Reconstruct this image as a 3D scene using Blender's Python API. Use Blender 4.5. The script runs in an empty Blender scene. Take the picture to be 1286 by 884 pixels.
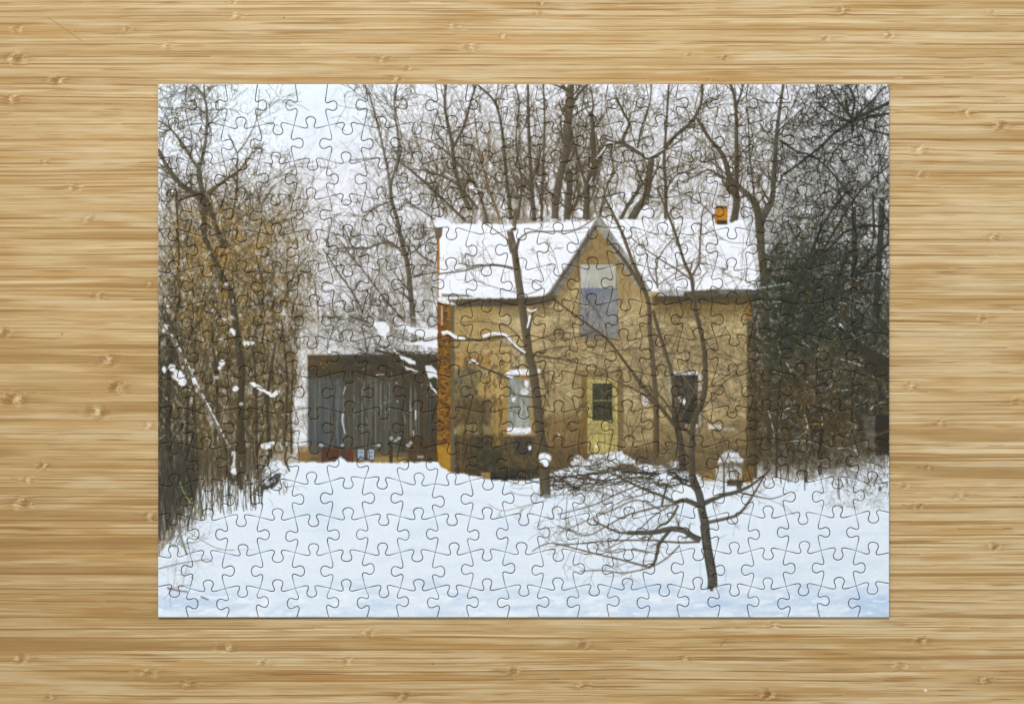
# Assembled jigsaw of a snowbound brick farmhouse lying on a bamboo table, seen from straight above.
# 315 individual pieces; the printed picture is painted procedurally (numpy) into per-vertex print colour.
import bpy, math, random
import numpy as np

SEED = 7
rng = np.random.default_rng(SEED)
R = random.Random(SEED)
PX = 0.000389                 # metres per photo pixel (puzzle about 36 x 26 cm)
CX, CY = 643.0, 442.0
TH = 4.4                      # piece thickness in px units (about 1.7 mm)
ILLUM = 1.0                   # light level the palette was read under

def lin(c):
    c = np.asarray(c, dtype=np.float32) / 255.0
    return np.where(c <= 0.04045, c / 12.92, ((np.maximum(c, 0) + 0.055) / 1.055) ** 2.4).astype(np.float32)

# ------------------------------------------------------------------ noise
def _hash(ix, iy, seed):
    h = (ix.astype(np.int64) * 374761393 + iy.astype(np.int64) * 668265263 + seed * 1442695041) & 0xFFFFFFFF
    h = ((h ^ (h >> 13)) * 1274126177) & 0xFFFFFFFF
    h = ((h ^ (h >> 16)) * 2246822519) & 0xFFFFFFFF
    return ((h ^ (h >> 15)) & 0xFFFFFF).astype(np.float32) / 16777215.0

def noise(x, y, seed=0):
    x = np.asarray(x, np.float32); y = np.asarray(y, np.float32)
    x, y = np.broadcast_arrays(x, y)
    ix = np.floor(x); iy = np.floor(y)
    fx = x - ix; fy = y - iy
    fx = fx * fx * (3 - 2 * fx); fy = fy * fy * (3 - 2 * fy)
    ix = ix.astype(np.int64); iy = iy.astype(np.int64)
    a = _hash(ix, iy, seed); b = _hash(ix + 1, iy, seed)
    c = _hash(ix, iy + 1, seed); d = _hash(ix + 1, iy + 1, seed)
    return (a + (b - a) * fx) * (1 - fy) + (c + (d - c) * fx) * fy

def fbm(x, y, seed=0, oct=3):
    s = 0; a = 0.5; t = 0
    for o in range(oct):
        s = s + a * noise(x * 2 ** o, y * 2 ** o, seed + 17 * o); t += a; a *= 0.55
    return s / t

# ------------------------------------------------------------------ the printed picture
S = 2.0
X0, Y0, W0, H0 = 196.0, 103.0, 924.0, 675.0
CW, CH = int(W0 * S), int(H0 * S)
GX, GY = np.meshgrid(X0 + (np.arange(CW) + 0.5) / S, Y0 + (np.arange(CH) + 0.5) / S)
GX = GX.astype(np.float32); GY = GY.astype(np.float32)
IMG = np.zeros((CH, CW, 3), np.float32)          # display-referred values 0..255

def smooth(e0, e1, x):
    t = np.clip((x - e0) / (e1 - e0), 0, 1); return t * t * (3 - 2 * t)

def box_blur(a, r):
    if r < 1: return a
    for ax in (0, 1):
        p = np.pad(a, [(r + 1, r) if i == ax else (0, 0) for i in range(a.ndim)], mode='edge')
        c = np.cumsum(p, axis=ax, dtype=np.float64)
        n = a.shape[ax]
        hi = np.take(c, range(2 * r + 1, 2 * r + 1 + n), axis=ax)
        lo = np.take(c, range(0, n), axis=ax)
        a = ((hi - lo) / (2 * r + 1)).astype(np.float32)
    return a

def gauss(a, r):
    return box_blur(box_blur(a, r), r)

def blend(mask, col):
    global IMG
    col = np.asarray(col, np.float32)
    IMG = IMG + (col - IMG) * mask[..., None]

def win(pts, pad):
    xs = [p[0] for p in pts]; ys = [p[1] for p in pts]
    i0 = max(0, int((min(xs) - pad - X0) * S)); i1 = min(CW, int((max(xs) + pad - X0) * S) + 1)
    j0 = max(0, int((min(ys) - pad - Y0) * S)); j1 = min(CH, int((max(ys) + pad - Y0) * S) + 1)
    return i0, i1, j0, j1

def poly(pts, col, soft=0.8, alpha=1.0, rough=0.0, tex=0.0, ts=(6, 6), tcol=None, seed=1):
    """filled polygon, edge softened over `soft` px and roughened by noise; tex adds a second tone"""
    i0, i1, j0, j1 = win(pts, soft * 2 + rough + 1)
    if i1 <= i0 or j1 <= j0: return
    x = GX[j0:j1, i0:i1]; y = GY[j0:j1, i0:i1]
    xr, yr = x, y
    if rough > 0:
        xr = x + (fbm(x / 5, y / 5, seed + 3) - 0.5) * 2 * rough
        yr = y + (fbm(x / 5, y / 5, seed + 9) - 0.5) * 2 * rough
    ins = np.zeros(x.shape, bool); dmin = np.full(x.shape, 1e9, np.float32)
    n = len(pts)
    for k in range(n):
        ax, ay = pts[k]; bx, by = pts[(k + 1) % n]
        if ay != by:
            ins ^= ((ay > yr) != (by > yr)) & (xr < (bx - ax) * (yr - ay) / (by - ay) + ax)
        L = (bx - ax) ** 2 + (by - ay) ** 2 + 1e-9
        t = np.clip(((xr - ax) * (bx - ax) + (yr - ay) * (by - ay)) / L, 0, 1)
        dmin = np.minimum(dmin, (xr - ax - t * (bx - ax)) ** 2 + (yr - ay - t * (by - ay)) ** 2)
    sd = np.sqrt(dmin) * np.where(ins, 1, -1)
    m = smooth(-soft, soft, sd) * alpha
    c = np.broadcast_to(np.asarray(col, np.float32), x.shape + (3,))
    if tcol is not None:
        f = np.clip(0.5 + (fbm(x / ts[0], y / ts[1], seed + 5) - 0.5) * 2.6, 0, 1) * tex
        c = c + (np.asarray(tcol, np.float32) - c) * f[..., None]
    IMG[j0:j1, i0:i1] += (c - IMG[j0:j1, i0:i1]) * m[..., None]

def rect(x0, y0, x1, y1, col, **k):
    poly([(x0, y0), (x1, y0), (x1, y1), (x0, y1)], col, **k)

def blob(cx, cy, rx, ry, col, alpha=1.0, rough=0.35, seed=1, soft=0.25):
    i0, i1, j0, j1 = win([(cx - rx * 1.5, cy - ry * 1.5), (cx + rx * 1.5, cy + ry * 1.5)], 1)
    if i1 <= i0 or j1 <= j0: return
    x = GX[j0:j1, i0:i1]; y = GY[j0:j1, i0:i1]
    d = np.hypot((x - cx) / rx, (y - cy) / ry) + (fbm(x / 3.5, y / 3.5, seed) - 0.5) * 2 * rough
    m = smooth(1 + soft, 1 - soft, d) * alpha
    IMG[j0:j1, i0:i1] += (np.asarray(col, np.float32) - IMG[j0:j1, i0:i1]) * m[..., None]

class Strokes:
    """a batch of tapered strokes, rasterised together by splatting sample points"""
    def __init__(self): self.s = []
    def seg(self, x0, y0, x1, y1, w0, w1, col, a=1.0):
        self.s.append((x0, y0, x1, y1, w0, w1, col[0], col[1], col[2], a))
    def line(self, pts, w0, w1, col, a=1.0, wob=0.5):
        pts = spline(pts)
        n = len(pts) - 1
        for k in range(n):
            f0, f1 = k / n, (k + 1) / n
            self.seg(*pts[k], *pts[k + 1], w0 + (w1 - w0) * f0, w0 + (w1 - w0) * f1, col, a)
        return pts
    def flush(self, blur=0, gain=1.0, mask=None):
        global IMG
        if not self.s: return
        A = np.array(self.s, np.float32); self.s = []
        step = 0.42
        px, py, pw, pc = [], [], [], []
        L = np.hypot(A[:, 2] - A[:, 0], A[:, 3] - A[:, 1])
        n = np.maximum(1, np.ceil(L / step)).astype(int)
        idx = np.repeat(np.arange(len(A)), n)
        off = np.arange(len(idx)) - np.repeat(np.cumsum(n) - n, n)
        t = (off + 0.5) / n[idx]
        B = A[idx]
        bx = B[:, 0] + (B[:, 2] - B[:, 0]) * t; by = B[:, 1] + (B[:, 3] - B[:, 1]) * t
        w = B[:, 4] + (B[:, 5] - B[:, 4]) * t
        dl = L[idx] / n[idx]
        nx = -(B[:, 3] - B[:, 1]) / (L[idx] + 1e-6); ny = (B[:, 2] - B[:, 0]) / (L[idx] + 1e-6)
        m = np.maximum(1, np.ceil(w / step)).astype(int)
        id2 = np.repeat(np.arange(len(bx)), m)
        of2 = np.arange(len(id2)) - np.repeat(np.cumsum(m) - m, m)
        u = ((of2 + 0.5) / m[id2] - 0.5) * w[id2]
        x = bx[id2] + nx[id2] * u; y = by[id2] + ny[id2] * u
        wt = (dl[id2] * w[id2] / m[id2]) * S * S * B[id2, 9]
        shade = 1 - 0.16 * (u / (w[id2] * 0.5 + 0.3)) * np.sign(nx[id2] + 1e-6)
        col = B[id2, 6:9] * shade[:, None]
        fx = (x - X0) * S - 0.5; fy = (y - Y0) * S - 0.5
        ix = np.floor(fx).astype(int); iy = np.floor(fy).astype(int)
        fx -= ix; fy -= iy
        cov = np.zeros(CW * CH); cc = [np.zeros(CW * CH) for _ in range(3)]
        for dx, dy in ((0, 0), (1, 0), (0, 1), (1, 1)):
            ok = (ix + dx >= 0) & (ix + dx < CW) & (iy + dy >= 0) & (iy + dy < CH)
            q = ((iy + dy) * CW + ix + dx)[ok]
            ww = (wt * (fx if dx else 1 - fx) * (fy if dy else 1 - fy))[ok]
            cov += np.bincount(q, ww, CW * CH)
            for k in range(3): cc[k] += np.bincount(q, ww * col[ok, k], CW * CH)
        cov = cov.reshape(CH, CW).astype(np.float32)
        C = np.stack(cc, 1).reshape(CH, CW, 3).astype(np.float32)
        if blur: cov = gauss(cov, blur); C = gauss(C, blur)
        C = C / np.maximum(cov, 1e-5)[..., None]
        a = np.clip(cov * gain, 0, None)
        a = np.where(a < 0.75, a, 1 - 0.25 * np.exp(-(a - 0.75) / 0.25))
        if mask is not None: a = a * mask
        IMG = IMG + (C - IMG) * a[..., None]

def spline(pts, step=3.0):
    if len(pts) < 3:
        (x0, y0), (x1, y1) = pts
        n = max(2, int(math.hypot(x1 - x0, y1 - y0) / step))
        return [(x0 + (x1 - x0) * i / n, y0 + (y1 - y0) * i / n) for i in range(n + 1)]
    P = [pts[0]] + list(pts) + [pts[-1]]
    out = []
    for k in range(1, len(P) - 2):
        p0, p1, p2, p3 = P[k - 1], P[k], P[k + 1], P[k + 2]
        n = max(2, int(math.hypot(p2[0] - p1[0], p2[1] - p1[1]) / step))
        for i in range(n):
            t = i / n
            out.append(tuple(0.5 * (2 * p1[d] + (p2[d] - p0[d]) * t + (2 * p0[d] - 5 * p1[d] + 4 * p2[d] - p3[d]) * t * t
                             + (3 * p1[d] - p0[d] - 3 * p2[d] + p3[d]) * t ** 3) for d in (0, 1)))
    out.append(tuple(pts[-1]))
    return out

def jit(c, v):
    k = R.uniform(-v, v); return (c[0] + k + R.uniform(-3, 3), c[1] + k, c[2] + k + R.uniform(-3, 3))

def grow(st, x, y, ang, length, w, depth, col, a=1.0, curl=0.22, up=0.0, kids=4, spread=(0.4, 1.25), wmin=0.42):
    """one wandering branch with side twigs; ang in radians, y down"""
    step = max(2.0, length / 14); n = max(3, int(length / step)); bias = R.uniform(-0.07, 0.07); kids = max(1, kids - 1) if kids > 2 else kids
    c = jit(col, 9)
    spawn = sorted(R.uniform(0.12, 0.98) for _ in range(kids)) if depth > 0 else []
    for i in range(n):
        f = i / n
        ang += R.gauss(0, curl * 0.5) + bias
        if up: ang += up * math.sin(-math.pi / 2 - ang) * 0.12
        nx, ny = x + math.cos(ang) * step, y + math.sin(ang) * step
        wa = max(wmin, w * (1 - 0.75 * f)); wb = max(wmin, w * (1 - 0.75 * (f + 1 / n)))
        st.seg(x, y, nx, ny, wa, wb, c, a)
        while spawn and spawn[0] <= f + 1 / n:
            spawn.pop(0)
            sgn = R.choice((-1, 1))
            grow(st, nx, ny, ang + sgn * R.uniform(*spread), length * R.uniform(0.35, 0.95) * (1 - 0.3 * f), wa * 0.62,
                 depth - 1, col, a, curl, up, kids, spread, wmin)
        x, y = nx, ny

def limb(st, pts, w0, w1, col, a=1.0, twigs=8, tl=(18, 45), depth=2, kids=4, tw=0.35, up=0.3, t0=0.1, twcol=None, ta=None, spread=(0.3, 1.1)):
    """a traced limb plus random side twigs (pts run from base to tip)"""
    q = st.line(pts, w0, w1, col, a)
    for _ in range(twigs):
        k = int(R.uniform(t0, 0.99) * (len(q) - 1))
        ang = math.atan2(q[min(k + 1, len(q) - 1)][1] - q[k][1], q[min(k + 1, len(q) - 1)][0] - q[k][0]) if k < len(q) - 1 else -1.5
        f = k / (len(q) - 1)
        w = (w0 + (w1 - w0) * f) * tw
        grow(st, q[k][0], q[k][1], ang + R.choice((-1, 1)) * R.uniform(*spread), R.uniform(*tl), max(0.6, w), depth,
             twcol or col, ta if ta is not None else a, up=up, kids=kids)

def twigs(st, region, n, length, ang, dev, w, col, a=0.6, curl=0.25, depth=0, kids=2):
    """n random twigs with their starts inside a box or inside an ellipse (cx,cy,rx,ry,'e')"""
    for _ in range(n):
        if len(region) == 5:
            th = R.uniform(0, 6.283); r = math.sqrt(R.random())
            x, y = region[0] + region[2] * r * math.cos(th), region[1] + region[3] * r * math.sin(th)
        else:
            x, y = R.uniform(region[0], region[2]), R.uniform(region[1], region[3])
        grow(st, x, y, R.gauss(ang, dev), R.uniform(*length), R.uniform(*w), depth, col, a * R.uniform(0.6, 1.1), curl, kids=kids, wmin=0.35)

def leaves(n, region, col, r=(0.5, 1.5), a=0.8):
    st = Strokes()
    for _ in range(n):
        th = R.uniform(0, 6.283); q = R.random() ** 0.6
        x, y = region[0] + region[2] * q * math.cos(th), region[1] + region[3] * q * math.sin(th)
        b = R.uniform(0, 6.283); d = R.uniform(*r)
        st.seg(x, y, x + math.cos(b) * d * 1.4, y + math.sin(b) * d * 1.4, d * 1.3, d * 0.8, jit(col, 18), a * R.uniform(0.5, 1))
    st.flush()

UP = -math.pi / 2
TR = (88, 77, 55)       # grey-brown bark
TW = (106, 94, 68)      # fine twigs
DK = (50, 50, 36)        # dark bark

def paint():
    global IMG
    # --- sky and pale air behind the wood
    sky = np.array((216, 227, 237), np.float32) * np.ones((CH, CW, 1), np.float32)
    sky += (np.array((222, 224, 233), np.float32) - sky) * smooth(120, 260, GY)[..., None]
    g = smooth(430, 540, GX)
    sky += (np.array((217, 220, 228), np.float32) - sky) * (g * 0.9)[..., None]
    sky += ((fbm(GX / 9, GY / 9, 3) - 0.5) * 16)[..., None]
    IMG = sky
    # far woods: warm grey mist of twigs
    f = fbm(GX / 7, GY / 12, 21, 4)
    m = smooth(470, 600, GX) * smooth(110, 240, GY) * np.clip(0.02 + (f - 0.40) * 1.0, 0, 0.45)
    m *= 1 - 0.5 * smooth(780, 860, GX) * smooth(980, 900, GX)
    blend(m, (132, 118, 88))
    m = smooth(540, 600, GX) * smooth(790, 720, GX) * smooth(150, 270, GY) * np.clip((f - 0.36) * 1.4, 0, 0.6)
    blend(m, (100, 86, 54))
    m = smooth(395, 470, GX) * smooth(620, 540, GX) * smooth(240, 330, GY) * np.clip((fbm(GX / 5, GY / 6, 22) - 0.3) * 0.9, 0, 0.5)
    blend(m, (140, 132, 118))
    m = smooth(430, 300, GX) * smooth(190, 330, GY - 0.25 * (300 - GX)) * np.clip((fbm(GX / 6, GY / 8, 23, 4) - 0.12) * 1.6, 0, 0.9) * 0.75
    blend(m, (120, 102, 56))
    m = smooth(930, 1010, GX) * smooth(100, 300, GY) * np.clip((fbm(GX / 6, GY / 6, 24, 4) - 0.32) * 1.4, 0, 0.7)
    blend(m, (96, 96, 80))
    # --- haze of blurred background twigs
    st = Strokes()
    twigs(st, (460, 190, 960, 285), 260, (30, 95), UP, 0.42, (0.7, 1.8), TW, 0.55, depth=1, kids=4)
    twigs(st, (540, 200, 760, 285), 210, (30, 110), UP, 0.35, (0.8, 2.4), (106, 94, 72), 0.6, depth=1, kids=3)
    twigs(st, (440, 100, 1117, 190), 260, (18, 60), UP, 0.7, (0.5, 1.1), (116, 104, 78), 0.5, depth=1, kids=3)
    twigs(st, (198, 260, 400, 560), 300, (20, 70), UP, 0.5, (0.6, 1.5), (108, 92, 52), 0.55, depth=1, kids=3)
    twigs(st, (395, 290, 555, 445), 240, (15, 60), UP, 0.8, (0.5, 1.2), (112, 100, 74), 0.6, depth=1, kids=3)
    twigs(st, (400, 200, 520, 300), 50, (15, 50), UP, 0.9, (0.5, 1.0), (150, 146, 142), 0.5, depth=1, kids=3)
    twigs(st, (300, 180, 420, 300), 40, (15, 60), -0.9, 0.5, (0.5, 1.0), (165, 165, 168), 0.5, depth=1, kids=3)
    twigs(st, (930, 110, 1117, 330), 290, (20, 70), UP, 0.9, (0.5, 1.5), (72, 70, 54), 0.55, depth=1, kids=3)
    st.flush(blur=0, gain=0.85)

    # --- traced trees of the wood behind the house
    st = Strokes()
    K = dict(depth=2, kids=4, tl=(20, 55), ta=0.9, twcol=(88, 76, 52))
    limb(st, [(590, 264), (573, 222), (567, 177), (559, 137), (560, 105)], 6, 3, TR, 0.9, 12, **K)
    limb(st, [(567, 190), (582, 160), (590, 132), (598, 106)], 4, 2, TR, 0.9, 8, **K)
    limb(st, [(642, 276), (636, 222), (631, 168), (622, 130), (600, 107)], 5, 2.5, TR, 0.9, 12, **K)
    limb(st, [(671, 278), (667, 222), (664, 160), (663, 105)], 5.5, 3, TR, 0.9, 12, **K)
    limb(st, [(680, 278), (682, 210), (684, 150), (682, 105)], 4, 2, TR, 0.85, 10, **K)
    limb(st, [(585, 278), (548, 243), (520, 218), (500, 202)], 4, 1.5, TR, 0.85, 10, **K)
    limb(st, [(600, 262), (572, 231), (540, 216), (515, 213)], 4, 1.5, TR, 0.8, 10, **K)
    limb(st, [(612, 278), (600, 240), (575, 205), (545, 180), (520, 172)], 3.5, 1.2, TR, 0.8, 12, **K)
    limb(st, [(628, 276), (612, 230), (600, 180), (596, 140)], 3.5, 1.5, (120, 96, 62), 0.8, 8, **K)
    limb(st, [(650, 276), (655, 230), (648, 180), (652, 130), (646, 105)], 3.5, 1.5, TR, 0.8, 8, **K)
    limb(st, [(697, 275), (698, 252), (703, 222), (711, 190), (713, 158), (717, 105)], 9, 9, (96, 84, 62), 0.95, 14, **K)
    limb(st, [(716, 150), (722, 125), (740, 104)], 4, 3, TR, 0.9, 5, **K)
    limb(st, [(712, 276), (715, 240), (716, 215)], 9, 7, (88, 77, 55), 0.9, 6, **K)
    limb(st, [(736, 276), (738, 231), (746, 210), (745, 180), (744, 154), (742, 140)], 8, 5, TR, 0.95, 12, **K)
    limb(st, [(736, 232), (727, 205), (721, 181), (716, 160)], 4, 2, TR, 0.9, 8, **K)
    limb(st, [(744, 228), (752, 203), (762, 184), (780, 178)], 5, 3, TR, 0.95, 6, **K)
    limb(st, [(752, 276), (760, 240), (770, 214), (766, 190)], 4, 2, (112, 96, 66), 0.85, 10, **K)
    limb(st, [(792, 277), (802, 260), (811, 248), (815, 223), (818, 200)], 10, 8, TR, 1, 3, **K)
    limb(st, [(815, 199), (794, 187), (782, 177), (790, 156), (783, 142), (773, 120)], 6, 2, TR, 1, 10, **K)
    limb(st, [(786, 180), (768, 178), (757, 172)], 3, 2, TR, 1, 5, **K)
    limb(st, [(817, 199), (832, 189), (848, 171), (869, 152), (880, 131), (882, 105)], 6, 2.5, TR, 1, 12, **K)
    limb(st, [(779, 276), (790, 256), (807, 231)], 5, 4, TR, 0.95, 4, **K)
    limb(st, [(800, 190), (806, 160), (816, 130), (818, 105)], 3, 1.5, TR, 0.85, 8, **K)
    limb(st, [(836, 275), (836, 235), (834, 200), (836, 170), (840, 105)], 5, 2, TR, 0.9, 10, **K)
    limb(st, [(838, 236), (850, 220), (872, 212), (890, 196)], 2.5, 1, TR, 0.85, 8, **K)
    limb(st, [(921, 280), (925, 252), (917, 227), (908, 196), (890, 173), (875, 148)], 10, 3, TR, 1, 14, **K)
    limb(st, [(926, 250), (925, 223), (925, 168), (923, 127), (917, 105)], 6, 3.5, TR, 0.95, 12, **K)
    limb(st, [(922, 135), (930, 120), (934, 104)], 3, 2, TR, 0.9, 5, **K)
    limb(st, [(908, 225), (890, 214), (872, 222), (850, 232)], 2.5, 1, TR, 0.85, 8, **K)
    limb(st, [(953, 290), (950, 257), (938, 244), (927, 234), (918, 225)], 9, 6, (92, 86, 66), 1, 6, **K)
    limb(st, [(955, 280), (969, 252), (972, 219), (976, 163), (984, 105)], 8, 3, (92, 86, 68), 1, 12, **K)
    limb(st, [(948, 254), (945, 225), (941, 190), (940, 150)], 3, 1.5, TR, 0.9, 8, **K)
    limb(st, [(900, 276), (880, 256), (850, 240), (820, 236)], 2, 0.8, TR, 0.7, 8, **K)
    limb(st, [(490, 231), (484, 200), (475, 160), (463, 118), (455, 105)], 3.5, 1.5, (110, 102, 90), 0.9, 12, **K)
    limb(st, [(490, 231), (502, 193), (498, 158), (495, 125), (499, 105)], 3.5, 1.6, (110, 102, 90), 0.9, 12, **K)
    st.flush()
    # snow lying in the forks
    st = Strokes()
    for p, w in (([(810, 195), (815, 197), (834, 187)], 2.0), ([(798, 186), (812, 195)], 1.8), ([(748, 200), (756, 191), (761, 183)], 2.4),
                 ([(764, 179), (772, 180)], 1.6), ([(560, 218), (573, 226)], 1.6), ([(740, 231), (744, 222)], 1.5), ([(590, 235), (610, 240)], 1.4)):
        st.line(p, w, w * 0.6, (222, 228, 234), 0.9)
    st.flush()
    leaves(60, (606, 250, 26, 26), (146, 104, 52), a=0.5)
    st = Strokes()
    st.line([(607, 205), (612, 190), (613, 170)], 1.6, 1.0, (172, 134, 84), 0.8); st.flush()

    # --- trees on the left and in the gap beside the barn
    st = Strokes()
    K = dict(depth=2, kids=4, tl=(18, 50), ta=0.85, twcol=(88, 79, 56))
    limb(st, [(520, 432), (519, 405), (515.5, 367), (513, 341), (509, 320), (504, 302), (499, 277), (492, 252), (490, 231)], 7.5, 4, (98, 88, 70), 1, 12, up=0.5, **K)
    limb(st, [(507, 320), (499, 311), (486, 305), (474, 307), (458, 313), (440, 311), (420, 313)], 4, 2, (112, 102, 84), 0.95, 14, **K)
    limb(st, [(456, 392), (441, 365), (426, 344), (417, 330), (405, 312)], 3.2, 1.5, (112, 102, 84), 0.9, 10, **K)
    limb(st, [(508, 404), (482, 374), (460, 345), (441, 322), (430, 306)], 3, 1.3, (112, 102, 84), 0.9, 12, **K)
    limb(st, [(512, 350), (530, 345), (552, 342)], 2, 1.2, TR, 0.9, 5, **K)
    limb(st, [(510, 322), (525, 312), (545, 296)], 2.2, 1, TR, 0.9, 7, **K)
    limb(st, [(545, 330), (530, 322), (520, 310), (510, 296)], 2.4, 1, TR, 0.9, 6, **K)
    limb(st, [(546, 276), (525, 262), (505, 250)], 1.8, 1.2, TR, 0.8, 5, **K)
    limb(st, [(492, 252), (470, 262), (455, 272), (440, 268)], 2, 1, TR, 0.8, 8, **K)
    limb(st, [(470, 445), (473, 435), (466, 418), (458, 404), (440, 398)], 4.5, 2, (92, 84, 64), 1, 9, **K)
    limb(st, [(513, 426), (492, 414), (467, 406), (448, 408), (430, 410)], 4.5, 1.5, (92, 84, 64), 1, 14, **K)
    limb(st, [(505, 416), (480, 413), (455, 416), (432, 410)], 3.2, 1.5, (92, 84, 64), 1, 10, **K)
    limb(st, [(398, 440), (400, 400), (396, 360)], 2, 1, (110, 98, 74), 0.8, 9, **K)
    st.flush()
    st = Strokes()
    twigs(st, (415, 395, 550, 445), 140, (12, 40), math.pi, 0.6, (0.5, 1.4), (104, 96, 80), 0.7, depth=1, kids=3)
    twigs(st, (415, 385, 550, 450), 60, (8, 25), 0.5, 0.8, (1.0, 2.2), (226, 230, 236), 0.6)
    st.flush()
    # left tall tree
    K = dict(depth=2, kids=4, tl=(15, 45), ta=0.85, twcol=(90, 80, 54))
    st = Strokes()
    limb(st, [(304, 592), (302, 512), (304, 465), (300, 440), (296, 410), (291, 371), (278, 345), (265, 315), (257, 297), (258, 262), (254, 242), (249, 213)], 10, 6, (88, 79, 54), 1, 18, **K)
    limb(st, [(250, 214), (239, 197), (227, 178), (212, 160), (199, 152)], 4, 2, (98, 91, 74), 1, 12, **K)
    limb(st, [(250, 212), (256, 190), (260, 156), (257, 124), (242, 106)], 5, 2, (104, 97, 82), 1, 14, **K)
    limb(st, [(257, 124), (256, 105)], 2.5, 2, (110, 103, 90), 1, 3, **K)
    limb(st, [(257, 124), (266, 110), (270, 104)], 2, 1, (110, 103, 90), 1, 3, **K)
    limb(st, [(256, 262), (248, 247), (227, 232), (218, 221), (210, 210), (199, 188)], 8, 4, (96, 88, 66), 1, 14, **K)
    limb(st, [(280, 306), (272, 287), (264, 262), (256, 246)], 6, 6, (92, 83, 56), 1, 8, **K)
    limb(st, [(259, 244), (283, 226), (300, 215), (318, 190)], 5, 1.5, (108, 96, 66), 0.95, 12, **K)
    limb(st, [(286, 300), (292, 270), (298, 231), (298, 204), (298, 193), (287, 169)], 3, 1.2, (100, 90, 64), 0.95, 8, **K)
    limb(st, [(298, 193), (311, 175), (322, 150), (326, 112)], 2, 0.8, (126, 118, 102), 0.9, 4, **K)
    limb(st, [(270, 290), (292, 268), (311, 249), (345, 223), (369, 208), (395, 203)], 2.6, 0.8, (140, 136, 134), 0.9, 10, **K)
    limb(st, [(198, 161), (222, 155), (242, 148), (268, 136)], 1.8, 1.2, (118, 112, 102), 0.9, 6, **K)
    limb(st, [(201, 160), (214, 128), (227, 106)], 1.6, 1.6, (132, 134, 142), 0.9, 4, **K)
    limb(st, [(198, 127), (223, 118), (246, 106)], 1.6, 1.2, (140, 144, 156), 0.9, 2, **K)
    limb(st, [(198, 135), (222, 136), (240, 134)], 1.2, 1.0, (130, 130, 128), 0.9, 5, **K)
    limb(st, [(198, 309), (240, 310), (280, 311), (309, 302), (330, 288)], 2.2, 1.6, (96, 90, 78), 0.95, 5, **K)
    limb(st, [(212, 412), (222, 394), (226, 362), (225, 325), (222, 255), (221, 236)], 3.4, 1.4, (58, 54, 44), 1, 6, **K)
    limb(st, [(214, 412), (204, 398), (206, 370)], 3, 1.5, (58, 54, 44), 0.9, 4, **K)
    limb(st, [(349, 440), (357, 400), (362, 370), (372, 340), (388, 320)], 3, 1.2, (112, 98, 68), 0.9, 12, **K)
    limb(st, [(330, 470), (322, 420), (330, 380), (324, 350)], 3, 1.2, (104, 92, 64), 0.9, 12, **K)
    limb(st, [(366, 560), (363, 500), (358, 450), (350, 420)], 3, 1.6, (104, 92, 64), 0.9, 12, **K)
    limb(st, [(340, 300), (372, 272), (400, 240)], 1.4, 0.8, (150, 146, 142), 0.8, 8, **K)
    limb(st, [(312, 300), (340, 270), (362, 246)], 1.4, 0.8, (140, 136, 128), 0.8, 8, **K)
    st.flush()
    st = Strokes()
    twigs(st, (198, 110, 262, 250), 120, (12, 45), -0.6, 0.9, (0.5, 1.2), (112, 108, 100), 0.65, depth=1, kids=3)
    twigs(st, (198, 220, 340, 330), 200, (12, 40), UP, 0.9, (0.5, 1.4), (98, 90, 68), 0.7, depth=1, kids=3)
    st.flush()

    # --- left thicket, brown and ochre
    # underpaint
    f = fbm(GX / 4, GY / 9, 31, 4)
    edge = smooth(388, 350, GX + (fbm(GX / 9, GY / 14, 33) - 0.5) * 60)
    m = edge * smooth(330, 410, GY + (GX - 290) * 0.15 + (f - 0.5) * 120) * smooth(612, 560, GY + (GX - 250) * 0.15)
    blend(m * np.clip(0.22 + 0.3 * smooth(400, 480, GY) + (f - 0.42) * 2.4, 0, 0.9), (104, 87, 46))
    f = fbm(GX / 3, GY / 16, 35, 4)
    m = smooth(260, 205, GX) * smooth(380, 430, GY) * smooth(690, 620, GY + (GX - 200) * 0.9)
    blend(m * np.clip((f - 0.22) * 2.0, 0, 0.85), (66, 62, 48))
    f = fbm(GX / 10, GY / 10, 36, 3)
    m = smooth(350, 300, GX) * smooth(215, 225, GX) * smooth(262, 300, GY) * smooth(470, 400, GY)
    blend(m * np.clip((f - 0.42) * 2.4, 0, 0.6), (162, 118, 40))
    st = Strokes()
    twigs(st, (198, 330, 375, 560), 330, (15, 55), UP, 0.45, (0.6, 1.6), (100, 84, 46), 0.65, depth=1, kids=2)
    twigs(st, (198, 400, 375, 580), 120, (20, 60), UP, 0.45, (0.6, 1.8), (74, 65, 42), 0.65)
    twigs(st, (198, 300, 375, 570), 170, (6, 20), UP, 0.6, (0.7, 1.9), (196, 196, 194), 0.5)
    twigs(st, (198, 360, 240, 560), 70, (15, 60), UP, 0.25, (1.0, 2.6), (50, 47, 38), 0.75)
    twigs(st, (285, 300, 400, 450), 120, (10, 35), UP, 0.9, (0.5, 1.2), (118, 100, 62), 0.7, depth=1, kids=3)
    st.flush()
    fl = fbm(GX / 2.4, GY / 3.6, 37, 3); zone = smooth(372, 345, GX) * smooth(290, 330, GY) * smooth(600, 560, GY)
    blend(zone * smooth(0.58, 0.72, fl) * 0.5 * smooth(0.3, 0.6, fbm(GX / 16, GY / 16, 38)), (190, 190, 188)); blend(zone * smooth(0.42, 0.3, fl) * 0.35, (58, 50, 32))
    st = Strokes()
    twigs(st, (198, 280, 375, 580), 170, (25, 80), UP, 0.55, (0.5, 1.3), (70, 61, 38), 0.75, depth=1, kids=2)
    st.line([(303, 594), (302, 512), (304, 465), (300, 440), (296, 410), (291, 371), (278, 345), (265, 315), (257, 297), (256, 280)], 10, 6.5, (76, 67, 44), 0.85)
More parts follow.
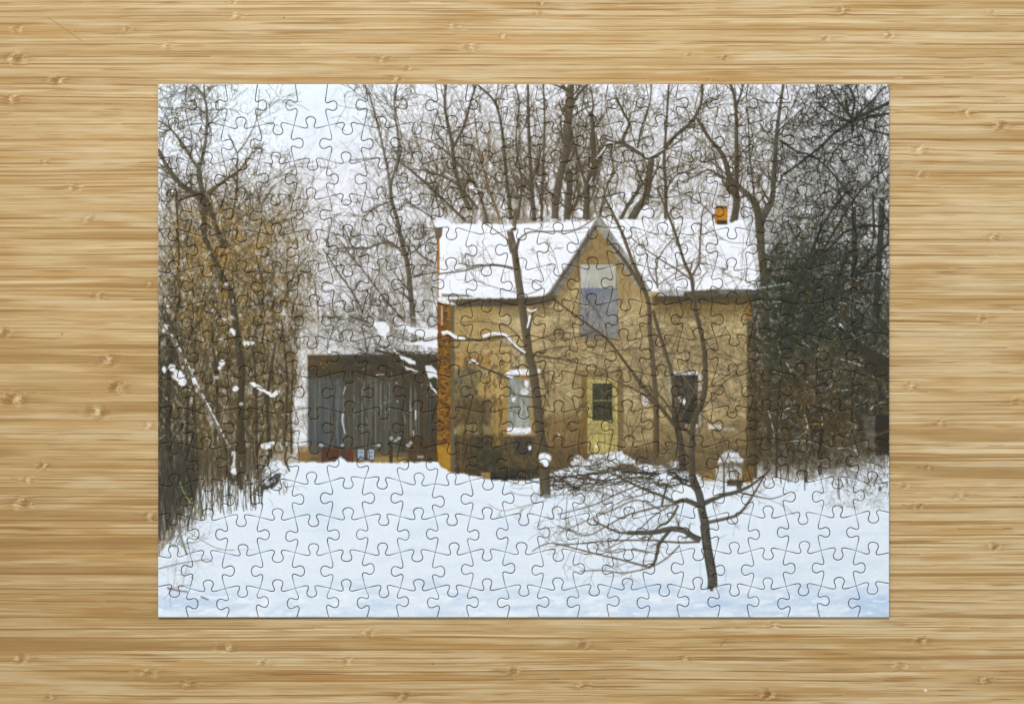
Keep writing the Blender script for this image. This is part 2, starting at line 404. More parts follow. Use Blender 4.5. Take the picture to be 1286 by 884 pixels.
    st.line([(280, 310), (272, 287), (264, 262), (256, 246)], 6, 6, (84, 74, 48), 0.85)
    for x, y0, y1, w in ((214, 430, 600, 8), (232, 500, 610, 4), (246, 380, 560, 3), (340, 430, 575, 5), (322, 420, 590, 4), (357, 400, 560, 3), (270, 420, 560, 4), (366, 450, 570, 3)):
        st.line([(x + R.uniform(-6, 6), y0), (x + R.uniform(-4, 4), (y0 + y1) / 2), (x, y1)], w * .7, w, R.choice(((58, 52, 36), (84, 72, 44), (70, 62, 40))), 0.75)
    twigs(st, (198, 280, 375, 560), 130, (20, 60), UP, 1.2, (0.4, 0.9), (142, 122, 78), 0.6, depth=1, kids=2)
    st.flush()
    gl = smooth(205, 225, GX) * smooth(385, 330, GX) * smooth(225, 285, GY) * smooth(450, 390, GY) * np.clip((fbm(GX / 13, GY / 11, 39, 4) - 0.46) * 2.4, 0, .45)
    blend(gl, (164, 126, 60))
    st = Strokes()
    twigs(st, (198, 230, 385, 470), 210, (15, 50), 0.3, 1.4, (0.5, 1.2), (96, 80, 44), 0.7, depth=1, kids=3)
    twigs(st, (198, 390, 375, 570), 150, (15, 45), 0.0, 1.3, (0.5, 1.2), (112, 96, 62), 0.6, depth=1, kids=2)
    st.flush()
    st = Strokes()
    st.line([(303, 594), (302, 512), (304, 465), (300, 440), (296, 410), (291, 371), (278, 345), (265, 315), (257, 297), (256, 262), (253, 240)], 9, 6, (78, 69, 46), 0.8)
    st.line([(280, 310), (272, 287), (264, 262), (250, 247), (227, 232)], 6, 6, (80, 71, 48), 0.8)
    st.line([(225, 325), (222, 255)], 2.4, 1.6, (58, 54, 40), 0.8); st.line([(262, 244), (283, 226), (300, 215)], 4, 2, (92, 80, 52), 0.8)
    twigs(st, (205, 240, 350, 420), 110, (20, 70), UP, 0.6, (0.5, 1.4), (68, 60, 38), 0.8, depth=1, kids=2)
    st.flush()
    fl = fbm(GX / 3.2, GY / 3.8, 137, 3); zone = smooth(400, 370, GX) * smooth(240, 280, GY) * smooth(460, 420, GY)
    blend(zone * smooth(0.6, 0.72, fl) * 0.3, (204, 205, 206))
    twigs_b = Strokes(); twigs(twigs_b, (200, 250, 385, 560), 170, (15, 55), UP, 0.9, (0.5, 1.3), (74, 64, 38), 0.75, depth=1, kids=2); twigs_b.flush()
    leaves(170, (270, 285, 62, 55), (170, 126, 46), r=(.5, 1.6), a=0.65)
    leaves(210, (262, 330, 68, 75), (184, 134, 40), a=0.8)
    leaves(260, (285, 400, 80, 110), (156, 118, 44), a=0.65)
    leaves(300, (322, 345, 62, 70), (178, 132, 50), a=0.65)
    leaves(120, (240, 280, 34, 45), (158, 118, 46), a=0.65)
    leaves(70, (300, 210, 36, 44), (160, 124, 68), r=(0.5, 1.6), a=0.7)
    leaves(40, (325, 165, 14, 60), (172, 142, 96), r=(0.5, 1.3), a=0.6)
    leaves(40, (240, 160, 36, 50), (156, 128, 80), r=(0.5, 1.4), a=0.6)
    leaves(70, (275, 300, 30, 50), (180, 128, 30), r=(0.8, 2.2), a=0.7)
    leaves(60, (395, 345, 28, 40), (170, 128, 60), a=0.6)
    leaves(60, (365, 425, 40, 40), (172, 126, 44), r=(0.6, 1.8), a=0.7)
    # leaning snow-covered trunk and clumps of snow in the thicket
    st = Strokes()
    st.line([(203, 406), (218, 428), (233, 456), (251, 493), (265, 519), (279, 547), (289, 566)], 4.6, 4.6, (120, 112, 96), 0.9)
    st.flush(); st = Strokes()
    q = spline([(204, 404), (219, 426), (234, 454), (252, 491), (266, 517), (280, 545), (290, 564)])
    for a_, b_ in zip(q[:-1], q[1:]):
        if R.random() < 0.72: st.seg(a_[0], a_[1], b_[0], b_[1], R.uniform(1.4, 3.4), R.uniform(1.4, 3), (208, 213, 216), 0.85)
    st.flush()
    SN = (226, 231, 239)
    for cx, cy, rx, ry in ((216, 462, 4.5, 5), (224, 472, 8, 7), (229, 480, 5, 4.5), (244, 478, 3.2, 5), (206, 464, 3, 4), (279, 456, 4, 4), (276, 462, 2.5, 3),
                           (314, 431, 6, 2.4), (307, 431, 2, 3), (205, 415, 2, 2.5), (296, 488, 4, 3), (294, 418, 2, 4), (291, 415, 2, 3)):
        blob(cx, cy, rx, ry, SN, 0.88, seed=int(cx))
    poly([(312, 480), (320, 480), (328, 486), (335, 490), (342, 494), (347, 490), (353, 490), (348, 496), (343, 499), (336, 495), (327, 491), (318, 485)], SN, 0.8, 0.95, rough=1.5)
    blob(333, 560, 7, 4, SN, 0.9, seed=5); blob(341, 556, 4, 3, SN, 0.8, seed=6)
    for _ in range(46):
        blob(R.uniform(200, 372), R.uniform(300, 520), R.uniform(0.8, 3.4), R.uniform(0.8, 3.2), (205, 207, 208), R.uniform(0.3, 0.8), seed=R.randint(1, 99))

    # --- barn
    poly([(371, 440), (390, 438), (390, 566), (372, 566), (366, 520), (374, 470)], (224, 229, 236), 2.5, 0.9, rough=3, tex=0.3, tcol=(170, 166, 160), ts=(4, 7), seed=4)
    poly([(378, 405), (552, 405), (552, 447), (378, 447)], (214, 217, 223), 3, 0.45, rough=2)
    poly([(387, 446), (552, 444), (552, 582), (387, 580)], (84, 80, 64), 1.4, 1, tex=0.9, tcol=(104, 104, 94), ts=(2.0, 60), seed=7)
    rect(387, 476, 432, 566, (80, 91, 98), soft=5, alpha=0.8, tex=0.7, tcol=(106, 110, 108), ts=(2.0, 60))
    rect(387, 447, 552, 474, (80, 68, 44), soft=4, alpha=0.85, tex=0.7, tcol=(58, 52, 40), ts=(10, 4), seed=8)
    rect(388, 447, 425, 462, (110, 88, 48), soft=4, alpha=0.6, tex=0.6, tcol=(80, 68, 40), ts=(4, 4))
    rect(500, 470, 552, 582, (78, 66, 44), soft=10, alpha=0.75, tex=0.7, tcol=(60, 56, 42), ts=(2.2, 50), seed=9)
    st = Strokes()
    for _ in range(120):
        x = R.uniform(389, 545); y = R.uniform(474, 530); l = R.uniform(15, 70)
        st.seg(x, y, x + R.uniform(-.4, .4), min(566, y + l), R.uniform(.5, 1.5), R.uniform(.4, 1.2), R.choice(((126, 132, 130), (60, 58, 48), (112, 116, 108), (66, 70, 68), (110, 96, 66))), R.uniform(.25, .7))
    for x, y0, y1 in ((455, 480, 560), (466, 478, 550), (472, 476, 566), (489, 480, 540), (478, 482, 520), (432, 500, 566)):
        st.seg(x, y0, x, y1, 1.3, 1.0, (134, 140, 138), 0.65)
    twigs(st, (395, 448, 545, 500), 90, (10, 40), 0.6, 0.9, (0.5, 1.2), (104, 88, 56), 0.55, depth=1, kids=2)
    twigs(st, (440, 440, 545, 480), 70, (12, 40), math.pi, 0.5, (0.6, 1.5), (58, 52, 38), 0.6, depth=1, kids=2)
    twigs(st, (392, 450, 548, 578), 130, (20, 70), UP, 0.7, (0.5, 1.0), (96, 84, 58), 0.5, depth=1, kids=2)
    twigs(st, (440, 450, 548, 565), 40, (4, 14), 0.4, 0.8, (0.5, 1.3), (206, 212, 216), 0.5)
    st.flush()
    leaves(35, (396, 452, 18, 18), (176, 124, 40), r=(0.6, 1.6), a=0.7)
    # barn footing: tan boards, red boards, small windows, snow in front
    rect(376, 568, 548, 584, (134, 114, 74), soft=2.2, alpha=.85, tex=0.7, tcol=(112, 92, 56), ts=(12, 3), seed=11)
    rect(404, 561, 428, 582, (106, 70, 48), soft=1.6, tex=0.7, tcol=(78, 48, 30), ts=(2, 8), seed=12)
    rect(433, 563, 444, 580, (116, 72, 46), soft=1.4, tex=0.6, tcol=(92, 50, 32), ts=(2, 8), seed=13)
    rect(428, 560, 434, 580, (84, 72, 52), soft=0.8)
    rect(447, 563, 471, 577, (88, 86, 74), soft=0.8)
    for x in (449.5, 462):
        rect(x, 564.5, x + 7.5, 576.5, (180, 190, 198), soft=0.8); rect(x + 1.2, 566, x + 6.3, 569.8, (126, 140, 154), soft=0.8); rect(x + 1.2, 571.3, x + 6.3, 575, (124, 140, 156), soft=0.8)
    rect(470, 574, 512, 582, (160, 134, 80), soft=1, alpha=0.8)
    rect(489, 556, 493, 582, (72, 62, 42), soft=0.8)
    rect(512, 548, 552, 584, (96, 76, 44), soft=3, alpha=0.8, tex=0.7, tcol=(70, 58, 40), ts=(3, 12))
    rect(374, 560, 390, 581, (146, 112, 60), soft=2, alpha=0.7)
    rect(524, 572, 532, 575, (170, 172, 176), soft=0.8, alpha=0.8)
    for p in ([(431, 518), (430, 528), (432, 538), (434, 545)], [(434, 485), (431, 496)]):
        st = Strokes(); st.line(p, 2.6 if p[0][1] > 500 else 1.3, 1.4 if p[0][1] > 500 else 0.8, (208, 213, 217), 0.75); st.flush()
    st = Strokes()
    st.line([(522, 515), (522, 527)], 1.8, 1.2, SN, 0.8); st.line([(519.5, 540), (519.5, 548)], 1.4, 1, SN, 0.7); st.line([(506, 517), (509, 530)], 1.2, .8, SN, 0.6)
    st.line([(472, 471), (483, 470)], 1.6, 1.0, (200, 206, 212), 0.8); st.flush()
    for x, y, r in ((492, 550, 2), (497, 553, 1.6), (501, 550, 2.2), (499, 504, 1.3), (430, 559, 1.6), (403, 559, 2.4), (476, 559, 2), (512, 560, 2.4), (516, 556, 2), (498, 481, 1.4)):
        blob(x, y, r * 1.2, r, (206, 211, 216), 0.65, seed=int(x), soft=0.5, rough=.6)

    st = Strokes()
    twigs(st, (345, 420, 392, 575), 90, (14, 45), UP, 0.5, (0.5, 1.2), (112, 96, 64), 0.65, depth=1, kids=2)
    twigs(st, (400, 400, 550, 448), 60, (14, 45), UP, 1.0, (0.5, 1.4), (84, 75, 52), 0.75, depth=1, kids=3)
    st.flush()
    st = Strokes()
    twigs(st, (405, 330, 552, 446), 60, (15, 60), UP, 1.1, (0.5, 1.1), (104, 94, 70), 0.55, depth=1, kids=3)
    st.flush(blur=1, gain=1.0)
    leaves(50, (378, 470, 14, 50), (172, 126, 48), r=(.5, 1.5), a=.7)
    # --- house: roof, gable, walls
    WALL = (193, 173, 127)
    poly([(565, 372), (688, 370), (751, 280), (815, 366), (944, 368), (945, 605), (565, 604)], WALL, 0.8, 1, tex=0.55, tcol=(176, 152, 102), ts=(9, 7), seed=41)
    f = fbm(GX / 2.6, GY / 1.6, 45, 3)
    m = ((GX > 566) & (GX < 944) & (GY > 372) & (GY < 600)) * np.clip((f - 0.5) * 1.5, 0, 0.45)
    blend(m.astype(np.float32), (136, 114, 70))
    f = noise(GX / 1.1, GY / 1.1, 46); m = ((GX > 566) & (GX < 944) & (GY > 372) & (GY < 600)) * np.clip((f - 0.6) * 1.6, 0, 0.5)
    blend(m.astype(np.float32), (120, 102, 60))
    f = fbm(GX / 14, GY / 8, 47, 3)
    m = ((GX > 570) & (GX < 940) & (GY > 395) & (GY < 560)) * np.clip((f - 0.5) * 2.0, 0, 0.5)
    blend(m.astype(np.float32), (210, 194, 154))
    f = fbm(GX / 26, GY / 18, 48, 3)
    m = ((GX > 566) & (GX < 944) & (GY > 300) & (GY < 600) & ((GY > 372) | (np.abs(GX - 751) < (GY - 284) * 0.72))) * np.clip((f - 0.47) * 3.0, 0, 0.6)
    blend(m.astype(np.float32), (150, 132, 92))
    m = ((GX > 675) & (GX < 944) & (GY > 400) & (GY < 600)) * smooth(0.56, 0.75, fbm(GX / 8, GY / 2.2, 49, 3)) * 0.5
    blend(m.astype(np.float32), (128, 112, 78))
    # weathered upper wall below the eaves
    rect(566, 374, 690, 392, (124, 104, 60), soft=9, alpha=0.75)
    rect(820, 372, 946, 396, (124, 100, 54), soft=9, alpha=0.75)
    poly([(751, 285), (712, 338), (727, 338), (772, 338), (793, 340)], (148, 120, 68), 5, 0.75, tex=0.7, tcol=(116, 94, 56), ts=(3, 4))
    poly([(690, 376), (728, 330), (728, 350), (700, 385)], (128, 102, 56), 4, 0.6)
    rect(776, 330, 812, 372, (140, 112, 62), soft=5, alpha=0.5)
    # lower wall soaked darker, thicket of dry stems in front
    rect(680, 520, 738, 585, (140, 108, 62), soft=8, alpha=0.7, tex=0.7, tcol=(112, 88, 52), ts=(2, 14))
    rect(680, 560, 945, 596, (112, 90, 56), soft=9, alpha=0.75, tex=0.7, tcol=(86, 74, 50), ts=(5, 5))
    rect(820, 528, 945, 580, (120, 102, 66), soft=8, alpha=0.7, tex=0.8, tcol=(150, 128, 82), ts=(12, 3), seed=43)
    st = Strokes()
    for _ in range(60):
        x = R.uniform(885, 930); y = R.uniform(515, 580); st.seg(x, y, x + R.uniform(6, 16), y + R.uniform(-.5, .5), .8, .7, R.choice(((92, 80, 58), (172, 158, 124), (104, 92, 68))), 0.5)
    for _ in range(16):
        x = R.uniform(790, 806); y = R.uniform(530, 545); st.seg(x, y, x + R.uniform(4, 10), y, .8, .7, (112, 96, 66), 0.5)
    for _ in range(18):
        x = R.uniform(915, 938); y = R.uniform(455, 480); st.seg(x, y, x + R.uniform(5, 12), y - R.uniform(0, 1.2), 1, .7, (126, 116, 92), 0.6)
    st.flush()
    rect(889, 533, 906, 539, (214, 216, 216), soft=1.2, alpha=0.85, rough=2); rect(903, 538, 922, 541, (196, 196, 192), soft=1.5, alpha=0.6, rough=2)
    # left part: old doorway and patches
    rect(570, 380, 625, 440, (176, 146, 80), soft=4, alpha=0.5)
    rect(570, 443, 617, 463, (176, 130, 54), soft=3.5, alpha=0.65, rough=3, tex=0.6, tcol=(150, 108, 44), ts=(10, 2))
    rect(618, 436, 640, 520, (196, 164, 98), soft=3, alpha=0.7)
    poly([(569, 464), (606, 463), (600, 499), (569, 500)], (122, 112, 78), 3.0, 0.8, rough=3, tex=0.7, tcol=(98, 90, 64), ts=(6, 5))
    rect(600, 470, 620, 498, (188, 152, 78), soft=4, alpha=0.65, rough=3)
    rect(569, 499, 618, 536, (92, 80, 50), soft=4, alpha=0.82, rough=3, tex=0.7, tcol=(112, 92, 52), ts=(3, 10))
    rect(572, 536, 620, 548, (126, 112, 74), soft=4, alpha=0.6, rough=3, tex=.6, tcol=(104, 90, 58), ts=(4, 5))
    rect(569, 546, 640, 606, (70, 62, 42), soft=5, alpha=0.9, rough=3, tex=0.6, tcol=(98, 78, 46), ts=(3, 16))
    rect(590, 548, 626, 590, (60, 58, 42), soft=5, alpha=0.8, rough=3, tex=0.7, tcol=(84, 78, 52), ts=(5, 5))
    rect(619, 500, 634, 560, (162, 128, 66), soft=2, alpha=0.75, tex=0.6, tcol=(140, 106, 52), ts=(2, 10))
    rect(634, 546, 680, 600, (92, 80, 50), soft=3, alpha=0.9, tex=0.6, tcol=(116, 94, 54), ts=(4, 8))
    rect(646, 547, 668, 572, (76, 72, 64), soft=2, alpha=0.9)
    rect(588, 588, 680, 603, (66, 58, 42), soft=2, alpha=0.9)
    rect(604, 593, 616, 603, (158, 128, 76), soft=0.8)
    poly([(616, 594), (664, 597), (664, 600), (640, 602), (616, 602)], (44, 50, 48), 1.2, 0.95)
    st = Strokes()
    for x, c in ((579, (150, 106, 40)), (588, (140, 100, 44)), (583, (84, 70, 40)), (594, (100, 82, 50))):
        st.line([(x, 500), (x + R.uniform(-1, 1), 550), (x + R.uniform(-1, 1), 602)], 1.1, 1, c, 0.7)
    st.flush()
    m = ((GX > 568) & (GX < 640) & (GY > 440) & (GY < 600)) * np.clip((fbm(GX / 4, GY / 3, 142, 4) - 0.5) * 2.2, 0, .35)
    blend(m.astype(np.float32), (146, 122, 76))
    m = ((GX > 568) & (GX < 690) & (GY > 440) & (GY < 600)) * np.clip((fbm(GX / 3, GY / 6, 143, 4) - 0.5) * 2.6, 0, .5)
    blend(m.astype(np.float32), (74, 64, 40))
    # brick corner pier
    rect(549, 372, 567, 592, (134, 88, 28), soft=0.9, tex=0.9, tcol=(174, 122, 38), ts=(6, 5), seed=51)
    st = Strokes()
    for y in np.arange(376, 590, 2.6):
        st.seg(550, y, 566, y + R.uniform(-.3, .3), .9, .9, (76, 52, 20), R.uniform(.25, .75))
        for _ in range(2):
            x = R.uniform(550, 562); st.seg(x, y + 1.3, x + R.uniform(2, 5), y + 1.3, 1.5, 1.5, R.choice(((92, 60, 22), (196, 140, 44), (70, 48, 22), (180, 120, 34))), .6)
    st.flush()
    rect(549, 560, 566, 592, (186, 144, 44), soft=2.5, alpha=0.7)
    rect(549.5, 383, 555, 420, (156, 92, 40), soft=1, alpha=0.6)
    rect(554, 384, 556, 408, (206, 206, 206), soft=0.5, alpha=0.7)
    rect(566, 380, 570.5, 592, (112, 100, 72), soft=0.7, alpha=0.95)
    rect(938, 376, 943, 400, (178, 120, 34), soft=1, alpha=0.9); rect(938, 400, 945, 590, (110, 94, 60), soft=1.5, alpha=0.85)
    # gable window (boarded) and its upper panel
    rect(727, 331, 776, 428, (150, 130, 92), soft=1.2, alpha=0.8)
    rect(728.5, 332, 773, 363, (172, 170, 154), soft=0.9, tex=0.8, tcol=(192, 192, 182), ts=(12, 12), seed=61)
    poly([(729, 362), (775, 362), (777, 424), (729, 424)], (124, 128, 136), 0.9, 1, tex=0.8, tcol=(146, 148, 150), ts=(14, 12), seed=62)
    st = Strokes()
    for x in (728.5, 774.5): st.seg(x, 332, x + (1.5 if x > 750 else 0), 424, 1.4, 1.4, (122, 112, 90), .6)
    st.seg(728, 363, 775, 363, 1.4, 1.4, (100, 104, 108), .6); st.seg(728, 331.5, 774, 331.5, 1.4, 1.2, (128, 112, 80), .7)
    twigs(st, (728, 380, 776, 426), 40, (8, 30), UP, 1.0, (.4, .9), (84, 82, 80), .5, depth=1, kids=2)
    st.flush()
    m = ((GX > 729) & (GX < 776) & (GY > 334) & (GY < 424)) * np.clip((fbm(GX / 7, GY / 12, 68, 3) - 0.45) * 2, 0, .35)
    blend(m.astype(np.float32), (168, 172, 176))
    rect(735, 362, 752, 372, (104, 116, 138), soft=3, alpha=0.6)
    rect(730, 416, 778, 426, (130, 124, 112), soft=2, alpha=0.5)
    # left window
    rect(633, 466, 674, 548, (164, 128, 62), soft=1.5, alpha=0.8)
    rect(637, 470, 668, 543, (142, 138, 116), soft=0.8, tex=0.6, tcol=(160, 160, 148), ts=(4, 14), seed=63)
    rect(641, 476, 663, 538, (132, 136, 122), soft=1, tex=0.9, tcol=(166, 172, 164), ts=(3, 8), seed=64)
    for x in (645, 651, 657): rect(x, 478, x + 1, 536, (104, 106, 92), soft=0.6, alpha=0.6)
    rect(648, 520, 664, 538, (172, 184, 178), soft=3, alpha=0.6)
    poly([(632, 470), (642, 464), (655, 463), (680, 463), (678, 468), (665, 471), (640, 471)], SN, 0.9, 0.97, rough=1)
    rect(650, 471, 668, 476, (176, 118, 44), soft=0.9, alpha=0.8)
    rect(637, 537, 667, 545, SN, soft=0.9, rough=1); rect(641, 543, 660, 546, (190, 194, 196), soft=1)
    for x, y, rx, ry in ((640, 473, 4, 2), (661, 482, 3, 5), (659, 492, 5, 4), (645, 502, 2.5, 3.4), (665, 562, 2.6, 3), (668, 488, 2, 2)): blob(x, y, rx, ry, SN, 0.92, seed=int(x + y))
    # yellow door
    rect(730, 470, 738, 572, (136, 106, 50), soft=1.6, alpha=0.85); rect(775, 470, 783, 572, (126, 104, 64), soft=1.6, alpha=0.85)
    rect(722, 464, 780, 474, (140, 118, 76), soft=2, alpha=0.7)
    poly([(737.5, 475), (775, 475), (776, 569), (738, 569)], (196, 182, 108), 0.8, 1, tex=0.9, tcol=(164, 150, 90), ts=(3, 20), seed=65)
    rect(741, 478, 772, 530, (200, 190, 120), soft=1.0, alpha=0.7, tex=0.6, tcol=(176, 164, 100), ts=(3, 8))
    rect(744, 481.5, 769, 528, (58, 60, 42), soft=0.7, tex=0.6, tcol=(78, 80, 58), ts=(5, 5), seed=66)
    st = Strokes()
    st.seg(744, 503, 769, 503, 1.3, 1.3, (170, 164, 104), 0.85); st.seg(756, 482, 756, 527, 0.9, 0.9, (104, 104, 70), 0.6)
    st.line([(744, 486), (751, 484), (757, 494), (764, 490)], 1.1, 0.8, (120, 116, 76), 0.8); st.line([(745, 515), (756, 500), (766, 489)], 0.9, 0.8, (116, 112, 74), 0.7)
    for x in (744, 752, 760, 768): st.seg(x, 534, x, 567, .8, .8, (146, 130, 74), .6)
    st.seg(739, 533, 774, 533, 1.2, 1.2, (150, 136, 80), .7); st.line([(742, 480), (742, 566)], .8, .8, (150, 136, 82), .6); st.line([(771, 480), (771, 566)], .8, .8, (150, 136, 82), .6)
    twigs(st, (738, 478, 776, 566), 26, (10, 30), UP, 1.1, (.4, .9), (104, 94, 58), .5)
    st.flush()
    # right window
    rect(839, 464, 882, 536, (148, 138, 108), soft=1.2, alpha=0.85)
    rect(844, 470, 876, 532, (54, 52, 44), soft=1, tex=0.6, tcol=(74, 72, 64), ts=(4, 8), seed=67)
    rect(852, 472, 868, 498, (60, 64, 66), soft=2, alpha=0.7)
    rect(845, 466, 877, 471, (210, 213, 214), soft=0.8, alpha=0.9, rough=1.2); rect(877, 470, 880.5, 490, (206, 208, 208), soft=0.6, alpha=0.85)
    rect(878, 490, 881, 535, (176, 174, 158), soft=0.6, alpha=0.7); rect(839.5, 470, 842, 500, (172, 172, 160), soft=0.6, alpha=0.7)
    rect(872, 476, 876, 490, (132, 92, 48), soft=0.8, alpha=0.8)
    blob(810, 503, 4, 6.2, SN, 0.95, rough=0.15, seed=8)
    blob(852, 502, 4.5, 4, SN, 0.92, seed=9); blob(859, 505, 2, 4, SN, 0.9, seed=10); blob(875, 535, 4, 2, (200, 202, 202), 0.8, seed=2)
    rect(655, 380, 945, 560, (170, 140, 86), soft=2, alpha=0.06)
    # roof snow
    RS = (231, 235, 243)
    poly([(549, 283), (562, 281), (640, 282), (700, 279), (747, 277), (740, 292), (720, 322), (688, 371), (660, 374), (625, 377), (600, 379), (575, 373), (550, 372)], RS, 0.8, 1, rough=0.8, tex=0.25, tcol=(218, 222, 232), ts=(10, 8), seed=71)
    poly([(755, 275), (800, 276), (895, 277), (905, 283), (916, 282), (924, 277), (933, 276), (940, 300), (947, 330), (953.5, 364), (880, 365), (830, 366), (812, 366)], RS, 0.8, 1, rough=0.8, tex=0.25, tcol=(218, 224, 234), ts=(10, 8), seed=72)
    # eaves
    poly([(577, 378), (600, 374), (640, 375), (690, 371), (690, 381), (650, 384), (574, 386)], (94, 84, 62), 1.8, 0.95, rough=1.5, tex=0.6, tcol=(74, 66, 46), ts=(6, 3))
    poly([(858, 366), (900, 363), (953, 364), (953, 373), (900, 377), (826, 378), (826, 373)], (84, 76, 56), 1.6, 0.95, rough=1, tex=0.7, tcol=(110, 104, 88), ts=(8, 3))
    rect(820, 372, 946, 382, (88, 74, 44), soft=3, alpha=0.7)
    poly([(826, 364), (860, 364), (858, 372), (828, 371)], (186, 192, 198), 1, 0.95, tex=0.5, tcol=(150, 154, 156), ts=(5, 4))
    rect(903, 365, 953, 369, (128, 126, 116), soft=1.4, alpha=0.8)
    poly([(554, 369), (588, 370), (596, 373), (556, 373)], (118, 124, 120), 0.9, 0.9)
    poly([(550, 373), (578, 373), (574, 382), (566, 383), (556, 381), (549, 378)], RS, 1, 0.95, rough=1)
    poly([(560, 376), (596, 376), (574, 383)], (90, 82, 62), 1.2, 0.8)
    # barge boards of the gable
    poly([(751, 272), (757, 276), (704, 366), (693, 376), (686, 371), (716, 328)], (132, 126, 116), 1.4, 0.95, tex=0.7, tcol=(102, 96, 84), ts=(4, 4), seed=73)
    st = Strokes(); st.line([(750, 281), (722, 324), (690, 372)], 2.6, 3.4, (96, 88, 70), 0.8); st.line([(747, 277), (718, 322), (688, 368)], 1.4, 1.4, (196, 200, 204), 0.6); st.flush()
    poly([(750, 273), (757, 276), (775, 302), (806, 346), (818, 366), (812, 372), (800, 360), (775, 325), (757, 296), (746, 282)], (132, 130, 118), 1.4, 0.95, tex=0.8, tcol=(168, 170, 166), ts=(4, 4), seed=74)
    st = Strokes(); st.line([(762, 300), (786, 330), (812, 370)], 3.4, 5.5, (92, 80, 54), 0.85); st.flush()
    poly([(688, 368), (676, 376), (664, 382), (690, 384), (702, 372)], (100, 90, 66), 1.5, 0.85)
    # chimneys
    rect(898, 260, 913.5, 281, (196, 134, 34), soft=0.8, tex=0.6, tcol=(168, 110, 26), ts=(4, 3), seed=75); rect(900.5, 277, 913, 282, (72, 58, 40), soft=1); rect(899, 259, 913, 262, (120, 84, 34), soft=0.8)
    poly([(547, 285), (556, 284), (555, 296), (551, 302), (552, 320), (549, 342), (549, 300)], (122, 92, 62), 0.8, 0.95, tex=0.6, tcol=(96, 80, 62), ts=(2, 4))
    rect(549, 302, 552, 346, (176, 112, 48), soft=0.6, alpha=0.9); rect(549.5, 346, 551, 372, (152, 112, 74), soft=0.5, alpha=0.8)
    poly([(545, 282), (549, 277), (558, 275), (566, 279), (567, 284), (560, 285), (548, 286)], (222, 230, 236), 1, 1, rough=0.8)

    # --- snow ground
    GR = (219, 230, 240)
    ground = [(197, 700), (218, 672), (236, 632), (256, 612), (280, 604), (304, 598), (322, 600), (332, 588), (343, 580), (350, 577), (357, 586), (362, 582), (380, 580), (420, 580), (428, 573), (436, 580),
              (500, 581), (548, 580), (556, 588), (568, 593), (590, 596), (614, 602), (650, 604), (668, 602), (690, 594), (760, 574), (780, 566), (800, 580), (860, 592),
              (900, 603), (945, 604), (980, 602), (1020, 604), (1040, 590), (1065, 586), (1085, 574), (1120, 570), (1120, 780), (196, 780)]
    poly(ground, GR, 1.4, 1, rough=2.2, tex=0.3, tcol=(216, 225, 236), ts=(30, 14), seed=81)
    # blue hollows and drifts
    f = fbm(GX / 36, GY / 7, 83, 4)
    m = smooth(715, 765, GY + (GX - 650) * 0.03 + (f - 0.5) * 60) * np.clip((f - 0.36) * 2.6, 0, 0.9)
    blend(m, (196, 214, 234))
    m = smooth(600, 625, GY) * np.clip((fbm(GX / 40, GY / 10, 85, 3) - 0.52) * 1.8, 0, 0.45)
    blend(m, (204, 220, 236))
    m = np.exp(-((GX - 405) / 26) ** 2 - ((GY - 640) / 26) ** 2) * 0.45; blend(m, (198, 216, 233))
    m = np.exp(-((GX - 235) / 60) ** 2 - ((GY - 752) / 14) ** 2) * 0.6; blend(m, (188, 207, 230))
    m = np.exp(-((GX - 930) / 90) ** 2 - ((GY - 757) / 9) ** 2) * 0.55 * (0.5 + f); blend(m, (184, 208, 232))
    m = np.exp(-((GX - 840) / 60) ** 2 - ((GY - 652) / 9) ** 2) * 0.5; blend(m, (206, 219, 232))
    m = smooth(1040, 1110, GX) * smooth(742, 752, GY) * 0.6 * (0.5 + f); blend(m, (178, 204, 233))
    f = fbm(GX / 14, GY / 5, 87, 3)
    m = smooth(735, 752, GY) * np.clip((f - 0.55) * 3, 0, 0.6); blend(m, (236, 242, 248))
    m = smooth(600, 640, GY) * (fbm(GX / 2.2, GY / 1.6, 88, 2) - 0.5) * 0.35
    IMG = IMG + (m * 22)[..., None]
    # brush at the lower left: standing stems in the snow
    st = Strokes()
    for _ in range(330):
        x = R.uniform(198, 330); yb = 690 - (x - 198) * 0.62 + R.choice((R.uniform(-30, 0), R.uniform(-50, 14)))
        if x > 250: yb = 655 - (x - 250) * 0.2 + R.choice((R.uniform(-26, 0), R.uniform(-60, -20)))
        l = R.uniform(15, 70); g_ = R.choice(((88, 80, 60), (122, 112, 92), (70, 64, 50), (140, 132, 116), (104, 92, 64)))
        st.line([(x, yb), (x + R.uniform(-3, 3), yb - l * .5), (x + R.uniform(-7, 7), yb - l)], R.uniform(.6, 1.5), .5, g_, R.uniform(.4, .85))
    for _ in range(240):
        x = R.uniform(198, 248); yb = 680 - (x - 198) * 0.9 + R.uniform(-60, 0)
        st.line([(x, yb), (x + R.uniform(-5, 5), yb - R.uniform(12, 30)), (x + R.uniform(-9, 9), yb - R.uniform(30, 60))], R.uniform(.7, 2.0), .6, R.choice(((66, 62, 50), (92, 86, 68), (52, 49, 38))), R.uniform(.4, .8))
    twigs(st, (198, 560, 240, 690), 110, (10, 34), UP, 1.0, (0.5, 1.1), (96, 92, 80), 0.6, depth=1, kids=2)
    twigs(st, (198, 640, 250, 745), 60, (10, 40), -0.9, 0.8, (0.5, 1.0), (160, 158, 156), 0.6, depth=1, kids=2)
    st.flush()
    rect(240, 560, 312, 600, (100, 84, 50), soft=10, alpha=0.55, tex=1, tcol=(70, 60, 40), ts=(3, 14), rough=4)
    poly([(291, 566), (301, 568), (303, 585), (296, 597), (289, 592), (293, 580)], (224, 229, 236), 1.2, 0.95, rough=2)
    st = Strokes()
